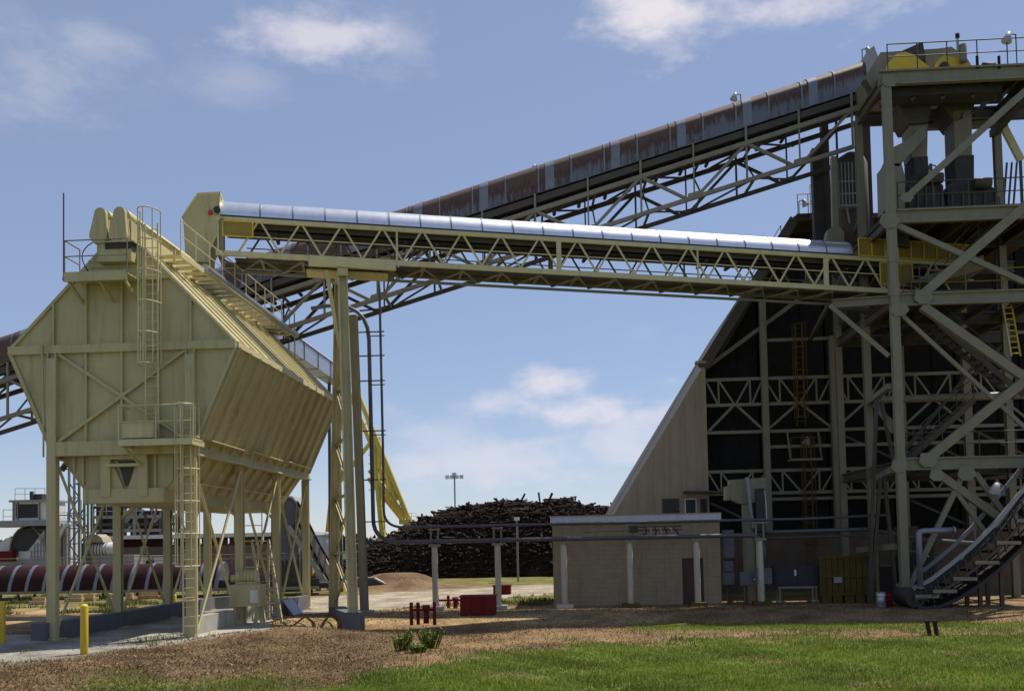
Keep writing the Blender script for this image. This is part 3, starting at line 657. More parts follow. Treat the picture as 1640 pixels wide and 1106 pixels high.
def build_gallery():
    t = thing('conveyor_gallery', 'cream lattice conveyor bridge topped by a bright silver half round cover', 'conveyor', G(gl/2, GW/2, -GH))
    for b in (0, GW):
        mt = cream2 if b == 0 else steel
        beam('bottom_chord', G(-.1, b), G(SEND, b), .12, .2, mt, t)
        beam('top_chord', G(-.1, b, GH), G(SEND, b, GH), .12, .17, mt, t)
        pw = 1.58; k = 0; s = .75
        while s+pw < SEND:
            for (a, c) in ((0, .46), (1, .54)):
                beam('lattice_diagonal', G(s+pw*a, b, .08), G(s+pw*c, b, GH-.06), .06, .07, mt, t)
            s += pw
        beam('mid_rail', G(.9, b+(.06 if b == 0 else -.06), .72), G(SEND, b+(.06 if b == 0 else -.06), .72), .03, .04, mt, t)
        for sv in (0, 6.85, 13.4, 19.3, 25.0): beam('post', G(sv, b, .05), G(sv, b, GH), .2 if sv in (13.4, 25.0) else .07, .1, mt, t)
    # floor bracing seen from below
    s = 0
    while s+1.58 < gl+1:
        beam('floor_beam', G(s, 0, -.03), G(s, GW, -.03), .1, .12, steel, t)
        beam('floor_lacing', G(s, .05, -.16), G(s+.79, GW-.05, -.16), .06, .06, steel, t); beam('floor_lacing', G(s+.79, GW-.05, -.16), G(s+1.58, .05, -.16), .06, .06, steel, t)
        s += 1.58
    beam('floor_chord', G(0, GW-.3, -.34), G(gl, GW-.3, -.34), .1, .1, steel, t)
    beam('walkway_deck', G(.5, GW*.78, .1), G(SEND, GW*.78, .1), GW*.4, .05, steel_d, t)
    beam('side_plate', G(7, GW-.12, .33), G(gl-2, GW-.12, .33), .04, .32, steel_d, t)
    # belt line under the cover
    beam('carrying_belt', G(.2, GW/2, GH+.04), G(SEND, GW/2, GH+.04), 1.1, .05, belt_m, t)
    beam('return_belt', G(.2, GW/2, GH-.32), G(SEND, GW/2, GH-.32), 1.0, .03, belt_m, t)
    for b in (.28, GW-.28): beam('stringer', G(.2, b, GH-.14), G(SEND, b, GH-.14), .07, .2, steel_d, t)
    s = .9
    while s < gl:
        pipe('idler', G(s, .3, GH-.06), G(s, GW-.3, GH-.06), .06, darkm, t, 6); s += 1.26
        if int(s*10) % 3 == 0: pipe('return_idler', G(s, .25, GH-.4), G(s, GW-.25, GH-.4), .08, darkm, t, 6); 
    # cover: one panel per joint in the sheet
    r = .76; zc = GH+.17
    fn = lambda s, b, z: G(s, GW/2+b, zc+z)
    js = []
    for px in (352, 416.5, 469, 520.9, 572.5, 623.7, 674.3, 723.8, 773.5, 823.2, 871.5, 919.2, 966.7, 1013.7, 1059.3, 1104.9, 1150.4, 1195, 1238.4, 1281, 1325, 1367):
        d = ray(px, 380); a = CAMP
        den = d.x*gh.y-d.y*gh.x; dep = ((GA.x-a.x)*gh.y-(GA.y-a.y)*gh.x)/den
        p = a+d*dep; js.append((p-GA).dot(gh))
    for a, b in zip(js[:-1], js[1:]):
        hood('cover_panel', fn, a+.015, b-.015, r+random.uniform(-.006, .006), silver, t, 18, .98)
    for a in js[1:]:
        hood('joint_band', fn, a-.03, a+.03, r+.018, silver_band, t, 18, .98)
    beam('cover_curb', G(0, .03, GH+.125), G(gl, .03, GH+.125), .05, .1, belt_m, t); beam('cover_curb', G(0, GW-.03, GH+.125), G(gl, GW-.03, GH+.125), .05, .1, belt_m, t)
    # head box and discharge chute at the bin end
    def H(px, py): p = PD(px, py, 38.55); return p
    out = [(293, 345), (316, 311), (352, 309), (352, 368), (336, 402), (336, 420), (297, 418)]
    prism('head_box', [H(*p) for p in out], gback*1.5, cream, t)
    prism('head_hood', [H(*p)-gback*.02 for p in ((291, 348), (294, 342), (316, 309), (353, 307), (353, 311), (318, 313), (296, 344))], gback*1.56, cream2, t)
    prism('discharge_chute', [H(300, 416)+gback*.2, H(334, 416)+gback*.2, H(330, 430)+gback*.2, H(306, 428)+gback*.2], gback*1.0, cream, t)
    c = H(337, 341)-gback*.06; pipe('red_beacon', c, c+gback*.1, .1, red_b, t, 10)
    pipe('head_shaft', H(348, 337)-gback*.14, H(348, 337), .13, darkm, t, 10)
    beam('head_post', H(356, 350), H(356, 405), .16, .16, steel, t)
    # yellow pulley guards: head end and tail end (panels with frames)
    def guard(s0, s1, z0, z1, b, n):
        for i in range(n):
            a, c = s0+(s1-s0)*i/n, s0+(s1-s0)*(i+1)/n
            g = prism('guard_panel', [G(a+.03, b, z0), G(c-.03, b, z0), G(c-.03, b, z1), G(a+.03, b, z1)], gback*.02, yellow_d, t)
            beam('guard_frame', G(a, b-.02, z0), G(a, b-.02, z1), .05, .05, yellow, g); beam('guard_frame', G(c, b-.021, z0), G(c, b-.021, z1), .05, .05, yellow, g)
            beam('guard_frame', G(a, b-.022, z1), G(c, b-.022, z1), .04, .05, yellow, g); beam('guard_frame', G(a, b-.022, z0), G(c, b-.022, z0), .04, .05, yellow, g)
    guard(.18, 1.3, .66, GH-.1, -.09, 1)
    guard(gl+.15, SEND, GH+.1, GH+.85, -.1, 9)
    guard(gl+1.1, gl+2.6, .25, GH-.15, -.1, 2)
    # heavier girder where the bridge sits on the trestle
    beam('bearing_girder', G(3.4, .0, -.1), G(6.8, .0, -.1), .2, .4, cream2, t); beam('bearing_girder', G(3.4, GW, -.1), G(6.8, GW, -.1), .2, .4, cream, t)
    beam('bearing_shelf', G(3.3, GW/2, -.37), G(6.5, GW/2, -.37), .9, .1, cream, t)
    return t
build_gallery()
SH = [s for s in (0,)]
def build_trestle():
    # leg tops under the bearing shelf
    sT = (PD(549, 430, 39.3)-GA).dot(gh)
    tb, ta = G(sT, .25, -.45), G(sT-.15, GW-.1, -.45)
    t = thing('support_trestle', 'tall cream two legged trestle holding up the silver covered bridge', 'trestle', (LEGA+LEGB)/2*1.0)
    t.location.z = 0; WM[t] = Matrix.Translation(t.location)
    b0 = LEGB.copy(); a0 = Vector((LEGA.x, LEGA.y, .3))
    beam('leg', b0, tb, .36, .36, cream, t, 'I', up=gh); beam('leg', a0, ta, .42, .4, cream, t, 'I', up=gh)
    beam('leg_flange', b0-gback*.0+gh*-.2, tb+gh*-.2, .03, .34, cream2, t, up=gback)
    beam('cap_beam', tb-gback*.3-ZU*.02, ta+gback*.3-ZU*.02, .4, .3, cream, t)
    n = 6
    for i in range(n):
        p, q = b0.lerp(tb, i/n+.02), a0.lerp(ta, i/n+.02); p2, q2 = b0.lerp(tb, (i+1)/n), a0.lerp(ta, (i+1)/n)
        beam('cross_brace', p, q2, .09, .09, cream2, t, 'L'); beam('cross_brace', q+gh*.1, p2+gh*.1, .09, .09, cream2, t, 'L'); beam('strut', p2, q2, .1, .1, cream, t)
    # raking stay toward the bin
    top = G(sT-.9, .1, -.4); beam('stay', PD(545, 560, 39.0), PD(523, 433, 38.9), .14, .14, cream, t)
    m = thing('trestle_footing', 'grey concrete pier and grade beam under the trestle legs', 'footing', (LEGB.x, LEGB.y, -.6))
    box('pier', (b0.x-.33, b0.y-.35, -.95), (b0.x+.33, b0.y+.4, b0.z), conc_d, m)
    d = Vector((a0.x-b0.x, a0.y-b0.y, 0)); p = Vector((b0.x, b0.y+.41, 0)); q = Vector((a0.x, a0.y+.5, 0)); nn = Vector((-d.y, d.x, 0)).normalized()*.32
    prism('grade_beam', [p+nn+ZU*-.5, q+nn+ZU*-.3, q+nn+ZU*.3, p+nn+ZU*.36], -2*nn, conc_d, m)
build_trestle()

# ================================================================== TALL INCLINED CONVEYOR (rusting hood)
RD = 46.6
RA = PD(-70, 552, RD); RB = PD(1396, 84, RD)
rdv = RB-RA; rl = math.hypot(rdv.x, rdv.y); rg = rdv/rl; rh = Vector((rdv.x, rdv.y, 0)).normalized(); rback = Vector((-rh.y, rh.x, 0))
RW = 2.3
def Rr(s, b=0.0, z=0.0): return RA+rg*s+rback*b+ZU*z        # z measured from the hood crown
def rust_panel_mesh(ln, strap=False):
    """hood: vertical sides, curved crown; local x along, y across, z up from skirt"""
    hh, r = 1.62, RW/2
    prof = [(-r, 0), (-r, .35), (-r, .7)]+[(-r*math.cos(a), .95+.67*math.sin(a)) for a in [math.radians(d) for d in range(0, 181, 15)]]+[(r, .7), (r, .35), (r, 0)]
    k = len(prof); nx = 9; v = []; f = []; e = []
    slope = rg.z
    for i in range(nx):
        x = ln*i/(nx-1)
        o = .025 if strap else 0
        for (y, z) in prof:
            v.append((x, y*(1+o), z+o+slope*x))
            crown = min(1, max(0, (z-.45)/.85)); seam = max(0, 1-min(x, ln-x)/.42)
            e.append((.25+1.0*crown**.9)+.22*seam*(.3+.7*z/1.6) if not strap else .1+.25*crown)
    for i in range(nx-1):
        for j in range(k-1): f.append([i*k+j, i*k+j+1, (i+1)*k+j+1, (i+1)*k+j][::-1])
    me = raw('hood_panel', v, f, rusty if not strap else hood_strap, True)
    a = me.attributes.new('edge', 'FLOAT', 'POINT'); a.data.foreach_set('value', e)
    return me
def build_incline():
    t = thing('inclined_conveyor', 'long inclined conveyor under a grey hood streaked with rust on a lattice truss', 'conveyor', Rr(rl/2, RW/2, -4))
    step = 53.0*RD/F/ x0.dot(rh) ; n = int(rl/step); ph = (1396-70-1396) 
    # panels, alternate joints carry a wide galvanised strap
    base = Matrix(((rh.x, rback.x, 0, 0), (rh.y, rback.y, 0, 0), (0, 0, 1, 0), (0, 0, 0, 1)))
    pm = rust_panel_mesh(step-.03); sm = rust_panel_mesh(.42, True); jm = rust_panel_mesh(.07, True)
    s_first = ((PD(650.5, 311, RD)-RA).dot(rh)) % step
    s = s_first-step; i = 0
    while s < rl-.4:
        if s > -.2:
            me = pm
            if s+step > rl: me = rust_panel_mesh(rl-s)
            put('hood_panel', me, t, Matrix.Translation(Rr(s+.015, RW/2, -1.62)) @ base)
            put('hood_joint', jm, t, Matrix.Translation(Rr(s-.03, RW/2, -1.62)) @ base)
            if i % 2 == 0 and s+.9 < rl: put('hood_strap', sm, t, Matrix.Translation(Rr(s+.32, RW/2, -1.62)) @ base)
        s += step; i += 1
    # belt, stringers and chords
    beam('carrying_belt', Rr(0, RW/2, -1.5), Rr(rl, RW/2, -1.5), 1.4, .06, belt_m, t)
    for b in (.12, RW-.12): beam('stringer', Rr(0, b, -1.85), Rr(rl, b, -1.85), .1, .3, steel_d, t)
    beam('return_belt', Rr(0, RW/2, -2.1), Rr(rl, RW/2, -2.1), 1.3, .04, belt_m, t)
    zt, zb = -2.39, -4.15
    for b in (0, RW):
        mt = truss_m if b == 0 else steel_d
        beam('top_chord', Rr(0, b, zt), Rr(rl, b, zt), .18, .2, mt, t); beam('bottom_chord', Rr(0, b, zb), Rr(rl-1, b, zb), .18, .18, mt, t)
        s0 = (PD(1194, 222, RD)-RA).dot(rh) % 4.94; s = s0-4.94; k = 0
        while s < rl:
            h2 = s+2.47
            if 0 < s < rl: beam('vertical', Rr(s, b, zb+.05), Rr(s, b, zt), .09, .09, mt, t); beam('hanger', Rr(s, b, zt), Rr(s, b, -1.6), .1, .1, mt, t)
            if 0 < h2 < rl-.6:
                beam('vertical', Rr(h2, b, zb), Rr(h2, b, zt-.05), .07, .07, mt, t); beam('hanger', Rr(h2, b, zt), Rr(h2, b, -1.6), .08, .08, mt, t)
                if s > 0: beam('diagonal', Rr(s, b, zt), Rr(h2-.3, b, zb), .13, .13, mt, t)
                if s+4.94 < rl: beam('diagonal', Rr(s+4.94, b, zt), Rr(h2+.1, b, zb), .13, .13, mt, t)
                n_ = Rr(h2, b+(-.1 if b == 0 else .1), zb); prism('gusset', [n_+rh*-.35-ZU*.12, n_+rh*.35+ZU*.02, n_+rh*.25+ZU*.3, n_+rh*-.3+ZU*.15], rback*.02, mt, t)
            s += 4.94
    s = 0.3; k = 0
    while s+2.47 < rl-1:
        beam('cross_strut', Rr(s, 0, zb), Rr(s, RW, zb), .1, .1, steel_d, t); beam('cross_strut', Rr(s, 0, zt), Rr(s, RW, zt), .1, .1, steel_d, t)
        beam('wind_brace', Rr(s, 0 if k % 2 else RW, zb), Rr(s+2.47, RW if k % 2 else 0, zb), .07, .07, steel_d, t)
        beam('wind_brace', Rr(s, 0 if k % 2 else RW, zt-.12), Rr(s+2.47, RW if k % 2 else 0, zt-.12), .08, .08, steel_d, t)
        beam('sway_frame', Rr(s, 0, zb), Rr(s, RW, zt), .06, .06, steel_d, t)
        pipe('return_idler', Rr(s+.6, .25, -2.2), Rr(s+.6, RW-.25, -2.2), .09, darkm, t, 6); pipe('return_idler', Rr(s+1.8, .25, -2.2), Rr(s+1.8, RW-.25, -2.2), .09, darkm, t, 6)
        s += 2.47; k += 1
    # end cheek at the tower
    p = Rr(rl, RW/2, 0)
    prism('hood_end', [Rr(rl-.25, -.06, -1.8), Rr(rl+.5, -.06, -1.8), Rr(rl+.35, -.06, -.6), Rr(rl+.1, -.06, .25), Rr(rl-.15, -.06, .15), Rr(rl-.3, -.06, -.4)], rback*(RW+.12), grey_p, t)
    for px, py, dr in ((862, 243, -1), (1188, 145, -1), (1384, 90, 1)):
        q = PD(px, py, RD+.9); s = (q-RA).dot(rh)
        floodlight('floodlight', {862: 'small squat floodlight on the rusty hood over the middle of the silver bridge', 1188: 'floodlight on a bent stem halfway up the upper rusty hood', 1384: 'floodlight on a thin stem where the rusty hood meets the tower'}[px],
                   Rr(s, RW/2, -.03), dr, h={862: .12, 1188: .45, 1384: .75}[px], s={862: .6, 1188: .8, 1384: .8}[px])
build_incline()

# ================================================================== PIPE RACK
POSTS = [(697, 977), (800, 974), (905, 973), (1011, 972), (1118, 970), (1222, 969)]
PRY = 42.45
def z_at(px, py, Y=PRY): return PY(px, py, Y)
def build_pipes():
    zU, zL = z_at(900, 838.5).z, z_at(900, 862.5).z
    xl = PY(632, 850, PRY).x; xr = PY(1700, 830, PRY).x
    lp = thing('steam_pipe', 'upper grey pipe running along the rack posts and rising beside the trestle', 'pipe', (0, PRY, zU), 'pipes on the rack')
    xa, xb = PY(613, 700, PRY).x, PY(596, 700, PRY).x
    ztop = PY(612, 470, PRY).z
    pathtube('pipe', [(xa-.1, PRY, ztop+1.2)]+[(xa-.05, PRY, ztop), (xa, PRY, zU+3.5)]+bend((xa, PRY, zU+.75), (xa, PRY, zU), (xa+.9, PRY, zU), 7)+[(6.0, PRY, zU), (9.5, PRY, zU), (13.0, PRY+.3, zU+.1)], .055, pipe_m, lp)
    l2 = thing('return_pipe', 'lower thick pipe with a wide bend below the trestle, carried on the rack posts', 'pipe', (0, PRY, zL), 'pipes on the rack')
    zt2 = PY(590, 500, PRY).z
    pathtube('pipe', bend((xb-2.6, PRY, zt2+.25), (xb-.1, PRY, zt2+.75), (xb-.08, PRY, zt2-1.2), 7)+[(xb-.02, PRY, zL+3)]+bend((xb, PRY, zL+1.0), (xb, PRY, zL), (xb+1.25, PRY, zL), 8)+[(5.5, PRY, zL)]+bend((7.2, PRY, zL), (7.75, PRY, zL), (7.85, PRY-.02, zL-.5), 4)+[(7.9, PRY-.02, 1.7)], .088, pipe_m, l2, 10)
    l3 = thing('branch_pipe', 'grey pipe from the last rack post to the open sided building', 'pipe', (8, PRY, zL), 'pipes on the rack')
    pathtube('pipe', [(7.9, PRY+.18, zL+.1), (12.2, PRY+.3, zL+.15), (14.8, PRY+.6, zL-.35), (17.5, PRY+.9, zL-.6)], .085, pipe_m, l3)
    pathtube('small_pipe', [(7.9, PRY+.4, zL-.15), (11.9, PRY+.5, zL-.1), (14.5, PRY+.8, zL-.9)], .045, pipe_m, l3, 6)
    for k, (px, py) in enumerate(POSTS):
        p = PZ(px, py); x = p.x
        lab = ['cream pipe rack post beside the red barrier', 'cream pipe rack post behind the red box', 'cream pipe rack post by the free corner of the block shed', 'cream pipe rack post in front of the plain shed wall', 'cream pipe rack post in front of the shed door', 'cream pipe rack post beside the tall beige duct'][k]
        t = thing('pipe_rack_post', lab, 'post', (x, PRY, 0), 'posts of the pipe rack')
        pipe('column', (x, PRY, .05), (x, PRY, zL-.2), .13, post_m, t, 12)
        for dx in (-.14, .14): beam('fork', (x+dx*1.1, PRY, zL-.24), (x+dx*1.1, PRY, zU-.05 if k < 3 else zU-.08), .06, .1, steel, t)
        box('saddle', (x-.24, PRY-.16, zL-.22), (x+.24, PRY+.16, zL-.12), steel, t); box('yoke', (x-.24, PRY-.1, zU-.15), (x+.24, PRY+.1, zU-.085), steel, t)
        box('footing', (x-.36, PRY-.4, -.25), (x+.36, PRY+.36, .17), shaded_yellow if k > 2 else concrete, t)
    c = thing('pipe_support_column', 'dark beige column carrying the rising pipes behind the trestle', 'column', tuple(PZ(584, 981)))
    b = PZ(584, 981); top = PD(566, 505, b.y*math.cos(YAW)+.6)
    tp = Vector((PY(566, 505, b.y).x, b.y, PY(566, 505, b.y).z))
    beam('column', b, tp, .32, .3, steel, c, 'I', up=(0, 1, 0)); box('footing', (b.x-.35, b.y-.3, -.2), (b.x+.35, b.y+.3, .12), concrete, c)
    for py in (532, 570, 610, 690, 768, 835):
        z = PY(600, py, PRY).z; x0_ = b.lerp(tp, (z-b.z)/(tp.z-b.z)).x
        beam('pipe_bracket', (x0_, PRY-.1, z), (xa+.15, PRY-.1, z), .05, .05, steel_d, c)
        if py in (532, 610, 690): beam('pipe_bracket', (xb, PRY-.1, z-.18), (xa+.15, PRY-.1, z-.18), .04, .04, steel_d, c)
    s = thing('hanging_conduit', 'tangle of dark conduit and brackets clamped to the pipes above the shed wall', 'conduit', (3.2, PRY, zL+.2))
    x1, x2 = PY(1010, 850, PRY).x, PY(1092, 850, PRY).x
    for z in (zL+.28, zL+.42): pathtube('conduit', [(x1-.1, PRY-.05, z), (x1+.8, PRY-.1, z+.03), (x2, PRY, z+.02)], .03, steel_d, s, 6)
    for i in range(7): pathtube('cable_loop', bend((x1+.6+.2*i, PRY-.1, zL+.4), (x1+.75+.2*i, PRY-.2, zL+.1+.08*(i % 3)), (x1+.5+.25*i, PRY-.1, zL+.13)), .035, grey_p if i % 2 else darkm, s, 5)
    box('junction_box', (x1-.05, PRY-.2, zL+.2), (x1+.3, PRY-.05, zL+.5), darkm, s)
    pathtube('signal_wire', [(PY(935, 850, PRY).x, PRY, zL+.26), (x1, PRY, zL+.3)], .015, steel_d, s, 5)
build_pipes()

# ================================================================== BLOCK SHED
def block_material():
    m = block_m; N = m.node_tree.nodes; L = m.node_tree.links; b = N['Principled BSDF']
    geo = N.new('ShaderNodeNewGeometry'); sx = N.new('ShaderNodeSeparateXYZ'); cx = N.new('ShaderNodeCombineXYZ')
    L.new(geo.outputs['Position'], sx.inputs[0]); ad = N.new('ShaderNodeMath'); L.new(sx.outputs[0], ad.inputs[0]); L.new(sx.outputs[1], ad.inputs[1])
    L.new(ad.outputs[0], cx.inputs[0]); L.new(sx.outputs[2], cx.inputs[1])
    br = N.new('ShaderNodeTexBrick'); br.inputs['Scale'].default_value = 1; br.inputs['Brick Width'].default_value = .4; br.inputs['Row Height'].default_value = .2; br.inputs['Mortar Size'].default_value = .012
    br.inputs['Color1'].default_value = (1, 1, 1, 1); br.inputs['Color2'].default_value = (.9, .89, .87, 1); br.inputs['Mortar'].default_value = (.78, .76, .73, 1)
    L.new(cx.outputs[0], br.inputs['Vector'])
    src = b.inputs['Base Color'].links[0].from_socket; mx = N.new('ShaderNodeMix'); mx.data_type = 'RGBA'; mx.blend_type = 'MULTIPLY'; mx.inputs[0].default_value = .8
    L.new(src, mx.inputs[6]); L.new(br.outputs['Color'], mx.inputs[7]); L.new(mx.outputs[2], b.inputs['Base Color'])
block_material()
SY = 43.55
def build_shed():
    xl, xr = PY(887, 960, SY).x, PY(1156, 960, SY).x; zt = PY(1000, 824, SY).z; zf = PY(1000, 838, SY).z
    t = thing('block_shed', 'low flat roofed beige concrete block shed with a brown door', 'shed', ((xl+xr)/2, SY+2.5, 0))
    dx0, dx1, dz = PY(1094, 960, SY).x, PY(1128, 960, SY).x, PY(1110, 893, SY).z
    for a, b, z0, z1 in ((xl, dx0, -.2, zf), (dx1, xr, -.2, zf), (dx0, dx1, dz, zf)): box('front_wall', (a, SY, z0), (b, SY+.2, z1), block_m, t)
    box('side_wall', (xl, SY+.2, -.2), (xl+.2, SY+5, zf), block_m, t); box('side_wall', (xr-.2, SY+.2, -.2), (xr, SY+5, zf), block_m, t); box('back_wall', (xl+.2, SY+4.8, -.2), (xr-.2, SY+5, zf), block_m, t)
    box('roof_slab', (xl-.08, SY-.08, zf), (xr+.06, SY+5.1, zt-.03), fascia_m, t); box('drip_edge', (xl-.1, SY-.1, zt-.03), (xr+.08, SY+5.12, zt+.02), tanwall, t)
    d = box('door', (dx0+.05, SY+.08, 0), (dx1-.05, SY+.13, dz-.05), door_m, t); box('handle', (dx1-.2, SY+.04, 1.0), (dx1-.12, SY+.08, 1.12), grey_p, d)
    for a, b in ((dx0, dx0+.05), (dx1-.05, dx1)): box('door_jamb', (a, SY+.05, 0), (b, SY+.15, dz), door_m, t)
    box('lintel', (dx0+.05, SY+.05, dz-.05), (dx1-.05, SY+.15, dz), door_m, t)
    k = 0
build_shed()

# ================================================================== A-FRAME STORAGE BUILDING
AY = 52.0
SLP = 1.575
def ax_at(z): return 2.08+(z-4.25)/SLP            # left roof edge
def build_aframe():
    t = thing('storage_building', 'huge A frame storage building with sloping tan wall and open steel gable', 'building', (17.5, AY+15, 0))
    xe = 6.92; zc = 11.9; zt = 19.35; xt = ax_at(zt); xc = 18.0; YB = 84
    # tan corner wall: corrugated sheets, each a panel
    n = 9; xs = [ax_at(-.2)+(xe-ax_at(-.2))*i/n for i in range(n+1)]
    for a, b in zip(xs[:-1], xs[1:]):
        za, zb = min(zc, 4.25+(a-2.08)*SLP), min(zc, 4.25+(b-2.08)*SLP)
        pts = [(a, AY, -.2), (b, AY, -.2), (b, AY, zb), (a, AY, za)]
        if za < -.1: pts = pts[:3]
        prism('wall_sheet', pts, (0, .2+random.uniform(-.01, .01), 0), tanwall, t)
        if za > .5:
            for k in range(1, 3):
                xx = a+(b-a)*k/3; beam('sheet_rib', (xx, AY-.015, 0), (xx, AY-.015, min(zc, 4.25+(xx-2.08)*SLP)-.02), .05, .03, tanwall, t, up=(0, 1, 0))
    beam('wall_cap', (ax_at(-.1)-.05, AY+.1, 0), (xe-.35, AY+.1, zc+.02), .3, .05, tanwall, t, up=(-.8, 0, .5)); beam('wall_cap', (xe-.5, AY+.1, zc+.02), (xe+.05, AY+.1, zc+.02), .5, .12, tanwall, t)
    # roof slopes with thick edge
    for s in (-1, 1):
        f = lambda x: x if s < 0 else 2*xc-x
        n = 14
        for i in range(n):
            a, b = AY+.25+(YB-AY)*i/n, AY+.25+(YB-AY)*(i+1)/n-.02
            prism('roof_sheet', [(f(ax_at(0)), a, 0), (f(ax_at(0)), b, 0), (f(xt), b, zt), (f(xt), a, zt)], (-s*-.25*1, 0, -.15) if s > 0 else (.25, 0, -.15), steel_d, t)
        beam('verge_beam', (f(xe-.1), AY+.3, zc-.2), (f(xt+.05), AY+.3, zt-.1), .8, .5, steel_d, t, up=(s*.8, 0, .5))
    box('roof_top', (xt, AY-.2, zt-.25), (2*xc-xt, YB, zt), steel_d, t); box('back_wall', (xe, YB-.3, 0), (2*xc-xe, YB, zc), gable_dark, t)
    # set-back dark sheets standing in for the darkness inside the open gable
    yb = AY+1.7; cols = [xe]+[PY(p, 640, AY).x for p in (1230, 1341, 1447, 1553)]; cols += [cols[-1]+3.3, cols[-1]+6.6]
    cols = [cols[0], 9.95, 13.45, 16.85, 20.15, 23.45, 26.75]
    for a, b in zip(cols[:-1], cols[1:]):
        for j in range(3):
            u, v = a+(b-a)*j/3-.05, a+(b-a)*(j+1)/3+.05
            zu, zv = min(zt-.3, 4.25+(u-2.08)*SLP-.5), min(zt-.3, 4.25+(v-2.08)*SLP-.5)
            prism('gable_shade', [(u, yb+.05*(j % 2), 2.6), (v, yb+.05*(j % 2), 2.6), (v, yb+.05*(j % 2), zv), (u, yb+.05*(j % 2), zu)], (0, .04, 0), gable_dark, t)
    box('plinth_wall', (xe, AY+.35, -.3), (27, AY+.75, 3.05), brownwall, t)
    # frame: columns, girts, wind girders, knee braces
    yfr = AY+.15
    for k, x in enumerate(cols[1:]):
        zz = {0: 15.0, 1: 13.1}.get(k, 13.0)
        beam('column', (x, yfr, 3.0), (x, yfr, zz), .32, .34, steel, t, 'I', up=(0, 1, 0))
    def zpx(py): return PY(1180, py, AY).z
    G1, G2, G3, G4, G5, G6, G7 = zpx(606), zpx(647), zpx(691), zpx(716), zpx(754), zpx(790), zpx(800)
    end = cols[-1]
    for z, a in ((G1, xe), (G2, xe), (G3, xe), (G5, xe), (G6, xe), (G7, cols[1]), (G4, cols[1]), (zpx(545), cols[1])):
        bays = [c for c in cols if c >= a-.01]
        for u, v in zip(bays[:-1], bays[1:]): beam('girt', (u, yfr+.1, z), (v, yfr+.1, z), .12, .16, steel, t)
    for u, v in zip(cols[:-1], cols[1:]):
        w_ = v-u
        for lo, hi in ((G2, G1), (G6, G5)):
            for k in range(2):
                a = u+w_*k/2; m_ = w_/2
                beam('web_diagonal', (a+.05, yfr+.12, hi-.05), (a+m_*.42, yfr+.12, lo+.05), .08, .09, steel, t) if k == 0 else beam('web_diagonal', (a+m_*.95, yfr+.12, hi-.05), (a+m_*.58, yfr+.12, lo+.05), .08, .09, steel, t)
                beam('web_post', (a+m_*.45 if k == 0 else a+m_*.52, yfr+.121, lo), (a+m_*.45 if k == 0 else a+m_*.52, yfr+.121, hi), .08, .1, steel, t)
                beam('web_diagonal', (a+m_*.47 if k == 0 else a+m_*.5, yfr+.11, hi-.05), (u+w_*.5+(-.05 if k == 0 else .05), yfr+.11, lo+.05), .08, .09, steel, t)
        mid = (u+v)/2
        beam('knee_brace', (mid-.1, yfr+.12, G2-.05), (u+.1, yfr+.12, G3+.08), .09, .12, steel, t); beam('knee_brace', (mid+.1, yfr+.12, G2-.05), (v-.1, yfr+.12, G3+.08), .09, .12, steel, t)
        beam('cant_brace', (u+.1, yfr+.2, G3-.1), (v-.1, yfr+.2, G5+.3), .1, .12, steel_d, t) if u > 13 else None
        beam('foot_brace', (u+.1, yfr+.2, G7-.1), (v-.1, yfr+.2, 3.2), .1, .12, steel_d, t) if u < 8 or u > 16 else None
    # raking strut beneath the roof edge, and stair under it
    beam('raking_strut', (xe+.2, AY+.8, zc-.1), (PY(1330, 440, AY).x, AY+.8, PY(1330, 440, AY).z), .16, .2, steel, t)
    a, b = Vector((xe+.9, AY+1.2, zc+.6)), Vector((xt-.4, AY+1.2, zt-1.2))
    for o in (0, .7): beam('stair_stringer', a+Vector((0, o, 0)), b+Vector((0, o, 0)), .06, .22, steel_d, t)
    for i in range(26):
        p = a.lerp(b, (i+.5)/26); box('tread', (p.x-.1, p.y, p.z), (p.x+.1, p.y+.7, p.z+.03), steel_d, t)
    railing(t, [a+Vector((0, 0, .1)), b+Vector((0, 0, .1))], steel_d, step=1.6)
    # windows low in the tan wall
    for u, v in ((1060, 1088), (1096, 1116), (1121, 1133)):
        p, q = PY(u, 798, AY), PY(v, 821, AY); z0 = q.z-.3
        w_ = thing  # keep name local
        fr = box('window', (p.x, AY-.05, z0), (q.x, AY-.02, p.z), white_p if u == 1096 else steel_d, t)
        box('pane', (p.x+.06, AY-.06, z0+.06), (q.x-.06, AY-.051, p.z-.06), glass, fr)
    beam('window_canopy', (PY(1094, 788, AY).x, AY-.4, PY(1094, 788, AY).z), (PY(1165, 788, AY).x, AY-.4, PY(1165, 788, AY).z), .8, .1, steel_d, t)
    c = PY(1085, 817, AY-.1); pipe('amber_beacon', c, c+Vector((0, 0, .12)), .06, red_b, t, 8)
    # platform with caged rail on the roof
    box('roof_hatch', (xt+.1, AY-.4, zt-.02), (xt+1.9, AY+1.6, zt+.06), steel_d, t)
    xa = xt+.2
    railing(t, [(xa, AY-.2, zt+.06), (xa+1.6, AY-.2, zt+.06)], steel, step=.5)
    ladder(t, xa+.95, AY-.3, zt-2, zt+1.4, steel, cage=(zt-.2, zt+1.5), hoop_r=.34)
    # yellow caged ladders down the gable
    lx = PY(1284, 700, AY).x
    ladder(t, lx, AY-.05, G3+.2, zpx(522), shaded_yellow, cage=(G3+.6, zpx(525)), hoop_r=.34)
    ladder(t, lx+.25, AY-.05, .6, G3-.2, shaded_yellow, cage=(2.4, G3-.5), hoop_r=.34)
    z = zpx(738); box('ladder_landing', (lx-.75, AY-.75, z-.1), (lx+.85, AY+.1, z), steel, t)
